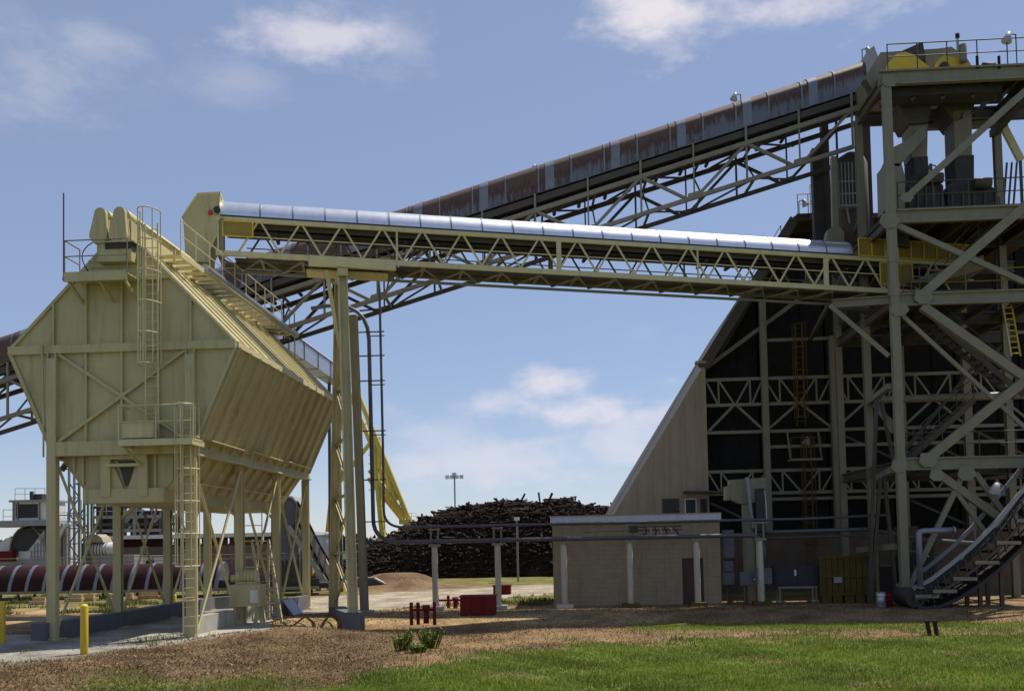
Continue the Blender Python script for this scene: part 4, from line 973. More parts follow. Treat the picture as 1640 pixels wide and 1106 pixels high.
    for dx in (-.75, .8): beam('landing_hanger', (lx+dx, AY-.7, z), (lx+dx-.05, AY-.3, zpx(692)), .07, .07, steel, t)
    railing(t, [(lx-.7, AY-.72, z), (lx+.8, AY-.72, z)], shaded_yellow, step=.8)
    return t
AF = build_aframe()
floodlight('floodlight', 'floodlight on a thin stem beside the caged rail of the A frame roof', (12.0, AY+.1, 19.36), 1, h=.85, s=.8)
floodlight('floodlight', 'pale floodlight beside the yellow ladder on the open gable', PY(1302, 700, AY-.3)-Vector((0, 0, .55)), -1, h=.5, s=.9)

# ================================================================== TRANSFER TOWER
TY = [40.6, 44.6, 49.2]; TXL, TXR = 12.98, 18.95
Z1, Z2, Z3, Z4 = 5.62, 12.22, 15.6, 21.3
def build_tower():
    t = thing('transfer_tower', 'tall beige open steel transfer tower with decks, stairs and chutes', 'tower', ((TXL+TXR)/2, 45, 0))
    B = lambda n, p, q, w_, h_, m=steel, pr='box', up=(0, 0, 1): beam(n, p, q, w_, h_, m, t, pr, up)
    PT = lambda px, py, y=TY[0]: PY(px, py, y)
    # columns: front pair round the frame edge, middle and rear rows
    for j, y in enumerate(TY):
        for x in (TXL, TXR):
            top = Z4 if j < 2 else 19.6
            B('column', (x, y, .0), (x, y, top), .33 if j == 0 else .3, .3, steel, 'box' if j == 0 else 'I', (0, 1, 0))
            box('base_plate', (x-.4, y-.4, -.05), (x+.4, y+.4, .05), steel_d, t)
            for z in (Z1+.05, Z2+.4, 14.0): box('splice_plate', (x-.19, y-.175, z-.25), (x+.19, y+.175, z+.25), steel, t) if j == 0 else None
    for z, d in ((Z1, .5), (Z2, .5), (Z3, .56), (Z4, .6)):
        for y in TY:
            if z == Z4 and y == TY[2]: continue
            B('floor_beam', (TXL-.3 if z == Z4 and y == TY[0] else TXL+.2, y, z), (TXR+2.5, y, z), .24, d, steel if y == TY[0] else steel_d, 'I')
        for x in ((TXL, TXL+3, TXR) if z < Z4 else (TXL, TXR)): B('cross_beam', (x, TY[0]+.15, z-.05), (x, TY[1 if z == Z4 else 2], z-.05), .2, d*.8, steel_d, 'I')
        for k in range(5):
            x = TXL+.9+k*1.15; B('joist', (x, TY[0]+.2, z+.05), (x, 43.3 if z == Z4 else TY[2], z+.05), .1, .24, steel_d)
    # deck plates
    for z, y1 in ((Z2, TY[1]), (Z3, TY[2]), (Z4, 43.3)):
        for k in range(4):
            x = TXL-.05+k*1.95
            if z == Z2 and k > 1: continue
            box('deck_plate', (x, TY[0]-.1, z+.27), (x+1.93, y1, z+.31), steel_d, t)
    # front diagonals as seen
    for (a, b, w_) in (((1642, 146), (1450, 318), .26), ((1427, 357), (1640, 452), .22), ((1472, 476), (1645, 327), .36), ((1476, 490), (1662, 620), .34), ((1436, 497), (1655, 697), .15), ((1486, 734), (1640, 610), .36),
                       ((1432, 742), (1495, 672), .0), ((1500, 757), (1600, 828), .3), ((1544, 755), (1450, 952), .2), ((1562, 757), (1608, 822), .2), ((1520, 772), (1590, 868), .16)):
        if w_ == 0: continue
        B('diagonal', PT(*a, TY[0]+.02), PT(*b, TY[0]+.02), w_, w_*.8, steel, 'box', (0, 1, 0))
    B('diagonal', PT(1448, 722, TY[1]), PT(1572, 572, TY[1]), .14, .14, steel_d); B('diagonal', PT(1560, 600, TY[1]), PT(1612, 545, TY[1]), .14, .14, steel_d)
    B('tie_pipe', PT(1410, 640, TY[1]), PT(1645, 632, TY[1]), .34, .34, steel, 'p12')
    # wing frame to the left of the front column: beam, struts and V leg
    B('outrigger_beam', PT(1333, 487, TY[0]+1.2), PT(1430, 480, TY[0]+.1), .3, .34, steel, 'I'); B('outrigger_strut', PT(1330, 489, TY[0]+1.2), PT(1424, 570, TY[0]), .16, .18, steel); B('outrigger_strut', PT(1328, 487, 43.5), PT(1297, 545, 52.2), .16, .18, steel_d)
    for (a, b) in (((1330, 490), (1410, 500)),): B('outrigger_back', PT(*a, 43.5), PT(*b, 44.6), .16, .2, steel_d)
    B('knee', PT(1390, 645, TY[1]), PT(1425, 618, TY[0]+.2), .22, .22, steel); B('knee', PT(1400, 642, TY[1]), PT(1432, 690, TY[0]+.3), .2, .2, steel); B('knee', PT(1398, 770, TY[1]), PT(1430, 752, TY[0]+.2), .24, .24, steel)
    v0 = PT(1420, 762, TY[0]+1); 
    for a, b in (((1410, 765), (1393, 940)), ((1416, 765), (1436, 930)), ((1404, 640), (1390, 930)), ((1412, 645), (1436, 760))): pb = PT(*b, TY[0]+1.4); pb.z = .0 if b[1] > 900 else pb.z; B('v_leg', PT(*a, TY[0]+1.4), pb, .13, .15, steel_d)
    B('base_strut', PT(1375, 880, TY[1]), PT(1432, 875, TY[0]+.4), .22, .24, steel)
    # rear plane cross beams seen against the sky
    B('rear_beam', PT(1425, 203, TY[1]), PT(1612, 196, TY[1]), .3, .4, steel, 'I'); B('rear_beam', PT(1410, 168, TY[1]), PT(1605, 160, TY[1]), .3, .22, steel_d)
    for p, q in (((1404, 165), (1383, 130)), ((1560, 185), (1600, 140))): B('knee', PT(*p, TY[1]-.5), PT(*q, TY[1]-.5), .2, .2, steel_d)
    B('stair_tower_post', PT(1637, 160, TY[0]+1), PT(1590, 215, TY[1]), .3, .3, steel_d)
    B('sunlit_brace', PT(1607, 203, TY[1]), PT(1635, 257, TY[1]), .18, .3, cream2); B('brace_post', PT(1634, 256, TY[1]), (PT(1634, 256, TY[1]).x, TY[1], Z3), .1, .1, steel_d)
    for u, v, r_ in ((1424, 352, .55), (1478, 474, .5), (1440, 494, .5), (1486, 735, .5), (1440, 745, .45), (1548, 757, .5), (1425, 128, .45), (1500, 760, .4), (1452, 315, .35)):
        p = PT(u, v, TY[0]-.2); prism('gusset', [p+Vector((-r_*.7, 0, -r_*.2)), p+Vector((-r_*.3, 0, -r_*.6)), p+Vector((r_*.4, 0, -r_*.6)), p+Vector((r_*.8, 0, -r_*.1)), p+Vector((r_*.5, 0, r_*.5)), p+Vector((-r_*.5, 0, r_*.5))], (0, .03, 0), steel, t)
    # under-deck trays
    box('under_deck_trough', (TXL+.4, TY[0]+.5, Z4-.55), (TXR-1.2, 42.0, Z4-.2), darkm, t)
    for k in range(4): B('under_deck_hanger', (TXL+1.2+k*1.2, TY[0]+.5, Z4-.7), (TXL+1.7+k*1.2, TY[0]+1.2, Z4-.1), .12, .12, steel_d)
    # chutes hanging from the top deck
    def chute(nm, outline, y, d, m): prism(nm, [PT(u, v, y) for u, v in outline], (0, d, 0), m, t)
    yc = 42.4
    chute('chute_hopper', [(1438, 166), (1492, 164), (1486, 196), (1456, 198)], yc, 1.5, steel_d); chute('chute_leg', [(1456, 196), (1486, 195), (1485, 252), (1460, 253)], yc+.2, 1.0, steel)
    chute('branch_chute', [(1480, 200), (1484, 218), (1440, 266), (1418, 264), (1430, 236), (1450, 226)], yc-.4, .8, steel); chute('chute_box', [(1418, 262), (1444, 262), (1450, 284), (1449, 334), (1420, 334)], yc-.4, 1.2, steel)
    chute('chute_hopper', [(1506, 166), (1562, 164), (1556, 182), (1530, 196)], yc+.2, 1.4, steel_d); chute('chute_leg', [(1527, 178), (1556, 176), (1557, 252), (1530, 253)], yc+.2, 1.1, steel)
    chute('dust_boot', [(1463, 252), (1486, 250), (1488, 292), (1466, 292)], yc+.1, 1.2, darkm); chute('dust_boot', [(1529, 250), (1560, 248), (1560, 302), (1532, 302)], yc+.1, 1.2, darkm)
    # screens on the third deck: body, ribs, motor, springs
    for px0, px1, pt in ((1450, 1514, 278), (1518, 1600, 286)):
        chute('screen_body', [(px0, 334), (px1, 334), (px1-4, pt+18), (px1-30, pt), (px0+8, pt+4), (px0, pt+16)], yc, 1.8, darkm)
        for k in range(5):
            u = px0+6+(px1-px0-12)*k/4; chute('screen_rib', [(u, 333), (u+3, 333), (u+3, pt+20), (u, pt+20)], yc-.08, .08, steel_d)
        m_ = PT((px0+px1)/2, pt+8, yc-.2); pipe('screen_motor', m_, m_+Vector((.7, 0, 0)), .22, steel_d, t, 10)
    # level-two machinery, cone and catwalk with yellow rails
    chute('transfer_cone', [(1455, 452), (1575, 408), (1578, 430), (1500, 452)], 43, 1.6, steel); chute('discharge_box', [(1485, 360), (1530, 360), (1560, 400), (1545, 470), (1500, 470), (1480, 420)], 44.2, 1.4, darkm)
    chute('hopper_wall', [(1425, 362), (1455, 365), (1458, 395), (1425, 392)], 43.2, .8, steel_d)
    # handrails
    railing(t, [(TXL+.1, TY[0], Z4+.3), (TXR+2.4, TY[0], Z4+.3)], steel_d, h=1.1, step=1.25, r=.026)
    railing(t, [(TXL+.3, TY[0], Z3+.3), (TXR-.1, TY[0], Z3+.3)], steel_d, h=1.1, step=1.3, r=.026); railing(t, [(TXL+.4, TY[0]+.1, Z2+.25), (TXL+1.4, TY[0]+.1, Z2+.25)], steel_d, h=1.1, step=.3)
    railing(t, [(TXL+1.6, TY[0]+.6, Z2+.25), (TXR, TY[0]+.6, Z2+.25)], yellow_d, h=1.05, step=1.4, r=.03); railing(t, [(TXL+.3, TY[0]+.1, Z1+.25), (TXR, TY[0]+.1, Z1+.25)], steel_d, h=1.0, step=1.5)
    # stairs between decks: stringers, treads, rails
    def stair(a, b, wy, m=steel_d):
        a = Vector(a); b = Vector(b); n = max(3, int(abs(b.z-a.z)/.24))
        for o in (0, wy): B('stair_stringer', a+Vector((0, o, 0)), b+Vector((0, o, 0)), .06, .24, m)
        for i in range(n):
            p = a.lerp(b, (i+.5)/n); box('tread', (p.x-.13, p.y, p.z-.02), (p.x+.13, p.y+wy, p.z+.02), m, t)
        railing(t, [a, b], m, h=.95, step=1.1)
    stair(PT(1498, 458, 41.3), PT(1602, 352, 41.3), .8); stair(PT(1640, 632, 42), PT(1505, 520, 42), .9); stair(PT(1448, 742, 41.2), PT(1560, 640, 43.0), .8)
    # conveyor drive on the top deck: yellow guards, dark chute, vent pipe, horns
    yd = 42.0
    chute('belt_guard', [(1420, 114), (1424, 99), (1436, 86), (1450, 83), (1464, 88), (1496, 113)], yd, .35, yellow)
    chute('head_casing', [(1410, 84), (1440, 82), (1502, 78), (1524, 75), (1548, 92), (1560, 112), (1415, 115)], yd+.8, 4.0, steel)
    chute('head_flap', [(1446, 81), (1478, 67), (1483, 98), (1462, 92)], yd+.3, 1.2, darkm)
    chute('belt_guard', [(1500, 112), (1502, 97), (1512, 88), (1525, 92), (1541, 92), (1562, 111)], yd, .35, yellow); 
    p = PT(1513, 106, yd-.1); pipe('guard_hub', p, p+Vector((0, .15, 0)), .2, darkm, t, 12)
    p = PT(1543, 100, yd-.2); pipe('vent_pipe', p, (p.x, p.y, PT(1543, 72, yd-.2).z), .15, steel, t, 10); q = Vector((p.x-.2, p.y, PT(1538, 72, yd).z)); pipe('beacon_stem', q-Vector((0, 0, .4)), q+Vector((0, 0, .25)), .06, grey_p, t, 8); pipe('red_beacon', q+Vector((0, 0, .2)), q+Vector((0, 0, .38)), .09, maroon, t, 8)
    for px in (1565, 1600): p = PT(px, 98, TY[0]-.05); pipe('switch_box', p-Vector((0, 0, .3)), p+Vector((0, 0, .2)), .06, maroon, t, 8)
    p = PT(1583, 106, yd); pipe('small_motor', p-Vector((.25, 0, .05)), p+Vector((.25, 0, -.05)), .2, darkm, t, 10)
    box('tail_bearing', (PT(1403, 110, yd).x, yd-.2, Z4+.3), (PT(1425, 110, yd).x, yd+.3, Z4+.55), steel_d, t)
    # cyclone, ducts and cage platform between tower and A frame
    c = PT(1364, 300, 47.6); z0, z1 = PT(1364, 395, 47.6).z, PT(1364, 265, 47.6).z
    pipe('cyclone_body', (c.x, c.y, z0), (c.x, c.y, z1), .75, steel_d, t, 16)
    v = []; f = []
    for k, (zz, rr) in enumerate(((z1, .75), (z1+.35, .6), (z1+.6, .2))):
        for i in range(16): a = 2*math.pi*i/16; v.append((c.x+rr*math.cos(a), c.y+rr*math.sin(a), zz))
    for k in range(2):
        for i in range(16): f.append([k*16+i, k*16+(i+1) % 16, (k+1)*16+(i+1) % 16, (k+1)*16+i])
    f.append([32+i for i in range(16)]); mesh('cyclone_cap', v, f, steel_d, t, True)
    beam('cyclone_skirt', (c.x, c.y, z0), (c.x, c.y, Z2+.6), 1.3, 1.3, darkm, t); B('cyclone_bracket', (c.x, c.y, z0+.5), (TXL, TY[2], z0+.5), .2, .2, steel_d); B('cyclone_bracket', (c.x, c.y, z0+.5), (TXL, TY[1], z0+.5), .2, .2, steel_d)
    b0, b1 = PT(1344, 330, 46.6), PT(1371, 290, 46.6)
    for z in (b0.z, (b0.z+b1.z)/2, b1.z): beam('cage_bar', (b0.x, 46.6, z), (b1.x, 46.6, z), .05, .05, grey_p, t)
    for k in range(6): x = b0.x+(b1.x-b0.x)*k/5; beam('cage_bar', (x, 46.59, b0.z), (x, 46.59, b1.z+.9), .035, .035, grey_p, t)
    beam('cage_floor', (b0.x, 46.8, b0.z), (b1.x, 46.8, b0.z), .5, .08, grey_p, t); beam('cage_prop', (b0.x+.4, 46.8, b0.z), (c.x-.1, 47.2, PT(1360, 395, 47.6).z), .08, .08, grey_p, t)
    for px, w_ in ((1312, .5), (1326, .35), (1385, .4), (1395, .25)):
        a = PT(px, 392, 49.4); b = PT(px-1, 180 if px != 1312 else 240, 49.4); B('riser_duct', (a.x, 49.4, a.z), (a.x, 49.4, b.z), w_, w_, darkm if px == 1312 else steel_d)
    p = PT(1337, 360, 45.2); chute('duct_skirt', [(1322, 390), (1326, 368), (1334, 362), (1344, 362), (1352, 372), (1352, 390)], 46.2, .6, steel); chute('duct_riser', [(1334, 364), (1343, 364), (1340, 250), (1332, 250)], 46.3, .3, steel)
    # boot housings and clutter under the first deck
    for u0, v0, u1, v1, y, d, m in ((1402, 905, 1432, 968, 45.2, 1.2, darkm), (1446, 890, 1500, 965, 44.8, 1.5, darkm), (1500, 850, 1560, 945, 46.5, 1.5, steel_d), (1445, 842, 1470, 880, 46.0, 1.0, steel_d), (1560, 870, 1640, 955, 47.5, 1.0, brownwall)):
        p, q = PT(u0, v1, y), PT(u1, v0, y); box('boot_housing', (p.x, y, -.05), (q.x, y+d, q.z), m, t)
    for k in range(7):
        u = 1452+k*7; p = PT(u, 870-3*(k % 3), 44.4); pipe('hose', (p.x, 44.4, 0), (p.x+.1*(k % 2), 44.4, p.z), .05, darkm, t, 6)
    # ladder on the middle column line and yellow sunlit ladder at the right
    a, b = PT(1613, 488, 42.6), PT(1627, 570, 42.6)
    for o in (-.18, .18): beam('ladder_rail', a+Vector((o, 0, 0)), b+Vector((o, 0, 0)), .06, .06, cream2 if o < 0 else yellow, t)
    for i in range(9): p = a.lerp(b, (i+.5)/9); pipe('rung', p-Vector((.18, 0, 0)), p+Vector((.18, 0, 0)), .03, yellow, t, 6)
    for px in (1598, 1603): q = PT(px, 480, 46); B('riser', (q.x, 46, Z2), (q.x, 46, PT(px, 385, 46).z), .12, .12, steel_d)
    for k in range(3):
        q = PT(1606+8*k, 320, 45.5); B('cable_tray', (q.x, 45.5, PT(1606, 335, 45.5).z), (q.x+.25, 45.5, PT(1625, 260, 45.5).z), .08, .05, steel_d)
    for k in range(3): p = PT(1356+30*k, 880, 43.6); 
    return t
build_tower()
floodlight('floodlight', 'floodlight on a tall stem at the top deck handrail', PY(1629, 108, 40.6), -1, h=1.35, s=.9)
floodlight('floodlight', 'small floodlight on the screen deck between the chutes', PY(1500, 300, 44.0), -1, h=.95, s=.7)
floodlight('floodlight', 'white floodlight above the curved loading conveyor', PY(1612, 812, 40.0), -1, h=.85, s=1.1)

# ================================================================== EQUIPMENT AT THE TOWER FOOT
def build_foot():
    y0 = 39.2; W = 1.9
    P = lambda u, v, y=y0: PY(u, v, y)
    t = thing('loading_conveyor', 'curved dark loading conveyor rising from the ground under the tower', 'conveyor', tuple(Vector((P(1480, 975).x, y0+1, 0))))
    top = [(1462, 942), (1490, 928), (1520, 905), (1555, 876), (1590, 842), (1620, 806), (1660, 758), (1700, 705)]
    bot = [(1470, 972), (1500, 973), (1535, 958), (1570, 936), (1605, 908), (1640, 874), (1680, 830), (1720, 780)]
    T = [P(*p) for p in top]; Bt = [P(*p) for p in bot]; dy = Vector((0, W, 0))
    for a, b, c, d in zip(T[:-1], T[1:], Bt[:-1], Bt[1:]):
        for o in (Vector(), dy):
            beam('side_rail', a+o, b+o, .1, .14, grey_p, t); beam('lower_rail', a.lerp(c, .55)+o, b.lerp(d, .55)+o, .08, .1, steel_d, t)
            beam('pan_edge', c+o, d+o, .08, .12, darkm, t)
        prism('pan_plate', [c, d, d+dy, c+dy], (0, 0, -.05), darkm, t)
        prism('belt_strand', [a.lerp(c, .3)+dy*.1, b.lerp(d, .3)+dy*.1, b.lerp(d, .3)+dy*.9, a.lerp(c, .3)+dy*.9], (0, 0, -.04), belt_m, t)
        beam('cross_member', a.lerp(c, .4)-Vector((0, .03, 0)), a.lerp(c, .4)+Vector((.9, 0, -.02)), .06, .13, truss_m, t); beam('cross_tie', a.lerp(c, .62), a.lerp(c, .62)+dy, .1, .1, steel_d, t)
        for k in range(3):
            q = a.lerp(b, k/3); beam('flight', q.lerp(c.lerp(d, k/3), .15)+dy*.05, q.lerp(c.lerp(d, k/3), .8)+dy*.05, .04, .08, steel_d, t)
    pipe('tail_drum', P(1468, 957)+Vector((0, .1, 0)), P(1468, 957)+dy*.95, .38, darkm, t, 14)
    for u in (1500, 1575, 1610):
        x = P(u, 960).x; z = P(u, {1500: 972, 1575: 934, 1610: 904}[u]).z
        beam('support_leg', (x, y0+.3, -.05), (x, y0+.3, z+.1), .14, .14, steel_d, t); beam('support_leg', (x, y0+1.6, -.05), (x, y0+1.6, z+.1), .14, .14, steel_d, t)
    g = thing('vent_duct', 'galvanised inverted L pipe standing on the curved conveyor tail', 'duct', tuple(P(1474, 935, 39.0)))
    a, b, c = P(1474, 942, 39.05), P(1471, 850, 39.05), P(1528, 848, 39.05)
    pathtube('pipe', [a, b+Vector((0, 0, -.25))]+bend(b+Vector((0, 0, -.2)), b, b+Vector((.2, 0, 0)), 5)+[c], .115, purple, g, 10); pipe('flange', c-Vector((.04, 0, 0)), c+Vector((.02, 0, 0)), .14, galv, g, 10); pipe('flange', a, a+Vector((0, 0, .05)), .17, galv, g, 10)
    # cage container on yellow blocks
    yk = 43.0
    p, q = PY(1316, 972, yk), PY(1400, 890, yk); zb = .32
    t = thing('mesh_container', 'brown yellow slatted container raised on yellow blocks', 'container', ((p.x+q.x)/2, yk+.8, 0))
    for k in range(9):
        u, v = p.x+(q.x-p.x)*k/9, p.x+(q.x-p.x)*(k+1)/9-.03; box('slat', (u, yk+.02*(k % 2), zb), (v, yk+.06+.02*(k % 2), q.z), shaded_yellow, t)
    for z in (zb+.05, (zb+q.z)/2, q.z): beam('band', (p.x-.03, yk-.03, z), (q.x+.03, yk-.03, z), .05, .09, shaded_yellow, t)
    for x in (p.x, q.x): beam('corner_post', (x, yk-.02, zb), (x, yk-.02, q.z+.05), .08, .08, shaded_yellow, t)
    box('shell', (p.x+.02, yk+.1, zb), (q.x-.02, yk+1.6, q.z), steel_d, t)
    s_ = PY(1342, 928, yk-.05); box('notice_plate', (s_.x-.17, yk-.075, s_.z-.12), (s_.x+.17, yk-.055, s_.z+.12), grey_p, t)
    for k in range(5): x = p.x+.2+(q.x-p.x-.4)*k/4; box('block', (x-.2, yk-.25+.1*(k % 2), -.05), (x+.18, yk+.5, zb), shaded_yellow, t)
    # dark cabinet on a bench
    yk = 43.4; p, q = PY(1242, 955, yk), PY(1312, 905, yk)
    t = thing('dark_cabinet', 'charcoal control cabinet on a steel bench beside the last rack post', 'cabinet', ((p.x+q.x)/2, yk+.4, 0))
    zb = PY(1270, 940, yk).z; box('body', (p.x, yk, zb+.06), (q.x, yk+.8, q.z), darkened, t); box('door', (p.x+.05, yk-.03, zb+.12), ((p.x+q.x)/2-.02, yk-.001, q.z-.06), darkened, t); box('door', ((p.x+q.x)/2+.02, yk-.03, zb+.12), (q.x-.05, yk-.001, q.z-.06), darkened, t)
    box('label_plate', ((p.x+q.x)/2-.12, yk-.05, zb+.5), ((p.x+q.x)/2-.04, yk-.03, zb+.75), white_p, t)
    beam('bench_rail', (p.x+.1, yk+.02, zb), (q.x-.1, yk+.02, zb), .1, .1, steel, t); beam('bench_rail', (p.x+.1, yk+.7, zb), (q.x-.1, yk+.7, zb), .1, .1, steel, t)
    for x in (p.x+.2, q.x-.3, q.x-.15):
        for y in (.05, .7): beam('bench_leg', (x, yk+y, 0), (x, yk+y, zb), .08, .08, steel, t)
    # electrical boxes
    def ebox(label, u0, v0, u1, v1, yk, mat, n=1):
        p, q = PY(u0, v1, yk), PY(u1, v0, yk); t = thing('electrical_box', label, 'box', ((p.x+q.x)/2, yk, 0), 'electrical boxes by the duct')
        box('post', ((p.x+q.x)/2-.05, yk+.2, -.05), ((p.x+q.x)/2+.05, yk+.3, q.z-.1), steel_d, t)
        box('enclosure', (p.x, yk, p.z), (q.x, yk+.2, q.z), mat, t); box('cover', (p.x+.03, yk-.02, p.z+.03), (q.x-.03, yk-.002, q.z-.03), mat, t); pipe('latch', (q.x-.1, yk-.05, (p.z+q.z)/2), (q.x-.1, yk-.02, (p.z+q.z)/2), .025, darkm, t, 6)
        return t
    ebox('upper grey electrical box right beside the shed corner', 1158, 848, 1175, 893, 44.2, grey_k); ebox('small grey electrical box below another beside the shed', 1159, 898, 1174, 915, 44.0, grey_k)
    e = ebox('low pale electrical box with diagonal wire beside the shed', 1158, 916, 1176, 936, 43.9, grey_k)
    ebox('grey electrical box strapped to the tall beige duct', 1186, 915, 1207, 937, 43.2, grey_k); ebox('grey electrical box behind the last rack post', 1210, 909, 1236, 935, 42.85, grey_k)
    # big beige duct with square head
    yk = 44.8; x = PY(1200, 900, yk).x; z1 = PY(1198, 800, yk).z
    t = thing('dust_duct', 'thick beige vertical duct with a boxy elbow head beside the shed', 'duct', (x, yk, 0))
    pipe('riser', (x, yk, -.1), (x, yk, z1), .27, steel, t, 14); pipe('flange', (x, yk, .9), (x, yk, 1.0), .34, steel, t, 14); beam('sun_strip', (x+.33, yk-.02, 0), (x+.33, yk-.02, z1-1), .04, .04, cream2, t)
    def pr(nm, o, y, d, m): prism(nm, [PY(u, v, y) for u, v in o], (0, d, 0), m, t)
    pr('elbow_head', [(1169, 798), (1169, 768), (1226, 764), (1226, 790), (1212, 790), (1212, 804), (1186, 806)], yk-.35, .7, steel); pr('inlet_flange', [(1163, 778), (1169, 776), (1169, 800), (1163, 800)], yk-.4, .8, steel)
    pr('filter_cartridge', [(1210, 782), (1224, 781), (1226, 850), (1212, 850)], yk-.5, .4, darkm)
    a = PY(1196, 764, yk-.6); b = PY(1206, 845, yk-.6); beam('blue_pipe', a, b, .16, .16, purple, t, 'p8'); pathtube('drain', bend(PY(1224, 785, yk-.5), PY(1227, 790, yk-.5), PY(1228, 852, yk-.5)), .03, galv, t, 6)
    # drums
    for u, m, lab in ((1411, galv, 'upright grey steel drum at the tower column base'), (1421, red, 'upright dark red drum at the tower column base')):
        yk = 40.3 if m is red else 40.1; p = PZ(u, 985); x = PY(u, 960, yk).x; t = thing('drum', lab, 'drum', (x, yk, 0), 'drums by the tower'); h_ = PY(u, 947, yk).z; pipe('body', (x, yk, 0), (x, yk, h_), .19, m, t, 14)
        for z in (.02, h_*.36, h_*.68, h_-.03): pipe('hoop', (x, yk, z), (x, yk, z+.03), .2, m, t, 14)
    for k, (u, v, lab) in enumerate(((1490, 1012, 'dark stake in the dirt strip facing the lawn'), (1502, 1012, 'dark stake in the dirt strip facing the lawn'))):
        p = PZ(u, v+6); t = thing('stake', lab, 'stake', p, 'stakes at the lawn edge'); beam('shaft', p-Vector((0, 0, .1)), p+Vector((-.08, 0, .42)), .1, .08, bark, t); beam('cap', p+Vector((-.14, 0, .42)), p+Vector((0, 0, .42)), .1, .05, bark_l, t)
build_foot()

# ================================================================== SMALL THINGS IN THE YARD
def bollard(u, vb, vt, label):
    p = PZ(u, vb); h_ = PY(u, vt, p.y).z
    t = thing('bollard', label, 'bollard', p, 'yellow bollards'); pipe('tube', p-Vector((0, 0, .1)), p+Vector((0, 0, h_-.05)), .105, yellow, t, 14)
    v = []; f = []
    for zz, rr in ((h_-.05, .107), (h_-.015, .085), (h_+.01, .04)):
        for i in range(14): a = 2*math.pi*i/14; v.append(p+Vector((rr*math.cos(a), rr*math.sin(a), zz)))
    for k in range(2):
        for i in range(14): f.append([k*14+i, k*14+(i+1) % 14, (k+1)*14+(i+1) % 14, (k+1)*14+i])
    f.append([28+i for i in range(14)]); mesh('domed_cap', v, f, yellow, t, True)
bollard(135, 1047, 967, 'yellow bollard standing alone on the concrete apron'); bollard(3, 1030, 963, 'yellow bollard at the far end of the apron away from the bin'); bollard(279, 978, 951, 'yellow bollard behind the bin at the end of the shaded kerb wall')
def red_box(u0, v0, u1, v1, d, label):
    p = PZ(u0, v1); q = PZ(u1, v1); q.y = p.y; z = PY(u0, v0, p.y).z
    t = thing('red_box', label, 'box', ((p.x+q.x)/2, p.y+d/2, 0), 'red metal boxes')
    box('body', (p.x, p.y, -.05), (q.x, p.y+d, z), red, t); box('lid', (p.x-.04, p.y-.04, z), (q.x+.04, p.y+d+.04, z+.05), red, t)
    for k in (1, 2): x = p.x+(q.x-p.x)*k/3; beam('seam', (x, p.y-.012, 0), (x, p.y-.012, z-.02), .03, .02, red, t, up=(0, 1, 0))
red_box(737, 956, 791, 985, 1.1, 'red steel box on the ground behind the red barrier'); red_box(790, 938, 817, 952, .8, 'small red box beside the gravel road')
def barrier(us, vb, vt, label):
    p0 = PZ(us[0], vb); Y = p0.y; t = thing('red_barrier', label, 'barrier', (p0.x, Y, 0), 'red pipe barriers')
    X = [PY(u, vb, Y).x for u in us]; h_ = PY(us[0], vt, Y).z
    for k, x in enumerate(X): pipe('post', (x, Y+.25*(k % 2), -.1), (x, Y+.25*(k % 2), h_*(1 if k % 2 == 0 else .97)), .065, red, t, 10)
    beam('rail', (X[0], Y+.05, h_*.62), (X[-1], Y+.05, h_*.62), .05, .09, red, t)
    x = (X[1]+X[-1])/2; pipe('hydrant_stem', (x, Y+.12, -.05), (x, Y+.12, h_*.6), .1, red, t, 10); pipe('hydrant_cap', (x, Y+.12, h_*.55), (x, Y+.12, h_*.85), .14, red, t, 10)
barrier((659, 668, 696), 996, 964, 'red pipe barrier guarding a hydrant near the weeds'); barrier((701, 717, 741), 974, 953, 'red pipe barrier touching the end of the red box')
def weed(u, v, h_, n, label):
    p = PZ(u, v); p.z = float(height(np.array([p.x]), np.array([p.y]))[0])
    t = thing('weed_clump', label, 'weed', p, 'weeds in the ditch'); v_ = []; f_ = []
    for i in range(n):
        a = random.uniform(0, 6.28); r = random.uniform(0, .22); b = p+Vector((r*math.cos(a), r*math.sin(a), -.03)); hh = h_*random.uniform(.4, 1)
        ln = Vector((math.cos(a)*.35*hh, math.sin(a)*.35*hh, hh)); sd = Vector((math.cos(a*3), math.sin(a*3), 0))*.025
        k = len(v_); v_ += [b-sd*.5, b+sd*.5, b+ln*.55+sd, b+ln*.55-sd, b+ln*1.0+Vector((0, 0, -.05*hh))]; f_ += [[k, k+1, k+2, k+3], [k+3, k+2, k+4]]
        for m in range(3):
            c = b+ln*random.uniform(.3, .95); d = Vector((random.uniform(-1, 1), random.uniform(-1, 1), random.uniform(.1, .8)))*.11; s2 = Vector((-d.y, d.x, .02))*.3; k = len(v_); v_ += [c, c+d*.5+s2, c+d, c+d*.5-s2]; f_ += [[k, k+1, k+2, k+3]]
    mesh('leaves', v_, f_, leaf_m, t)
leaf_m = material('weed_leaf', (.11, .14, .02), .8, spec=.2, var=.3, scale=8)
weed(642, 1040, .75, 40, 'tall thin green weed in the ditch beside the pier'); weed(690, 1036, .65, 70, 'bushy green weed in the ditch before the red barrier'); weed(668, 1045, .35, 40, 'low spreading weed at the bottom of the ditch'); weed(600, 1000, .35, 50, 'scruffy grass tuft beside the pier'); weed(575, 935, .6, 30, 'green weed by the retaining wall of the ramp')
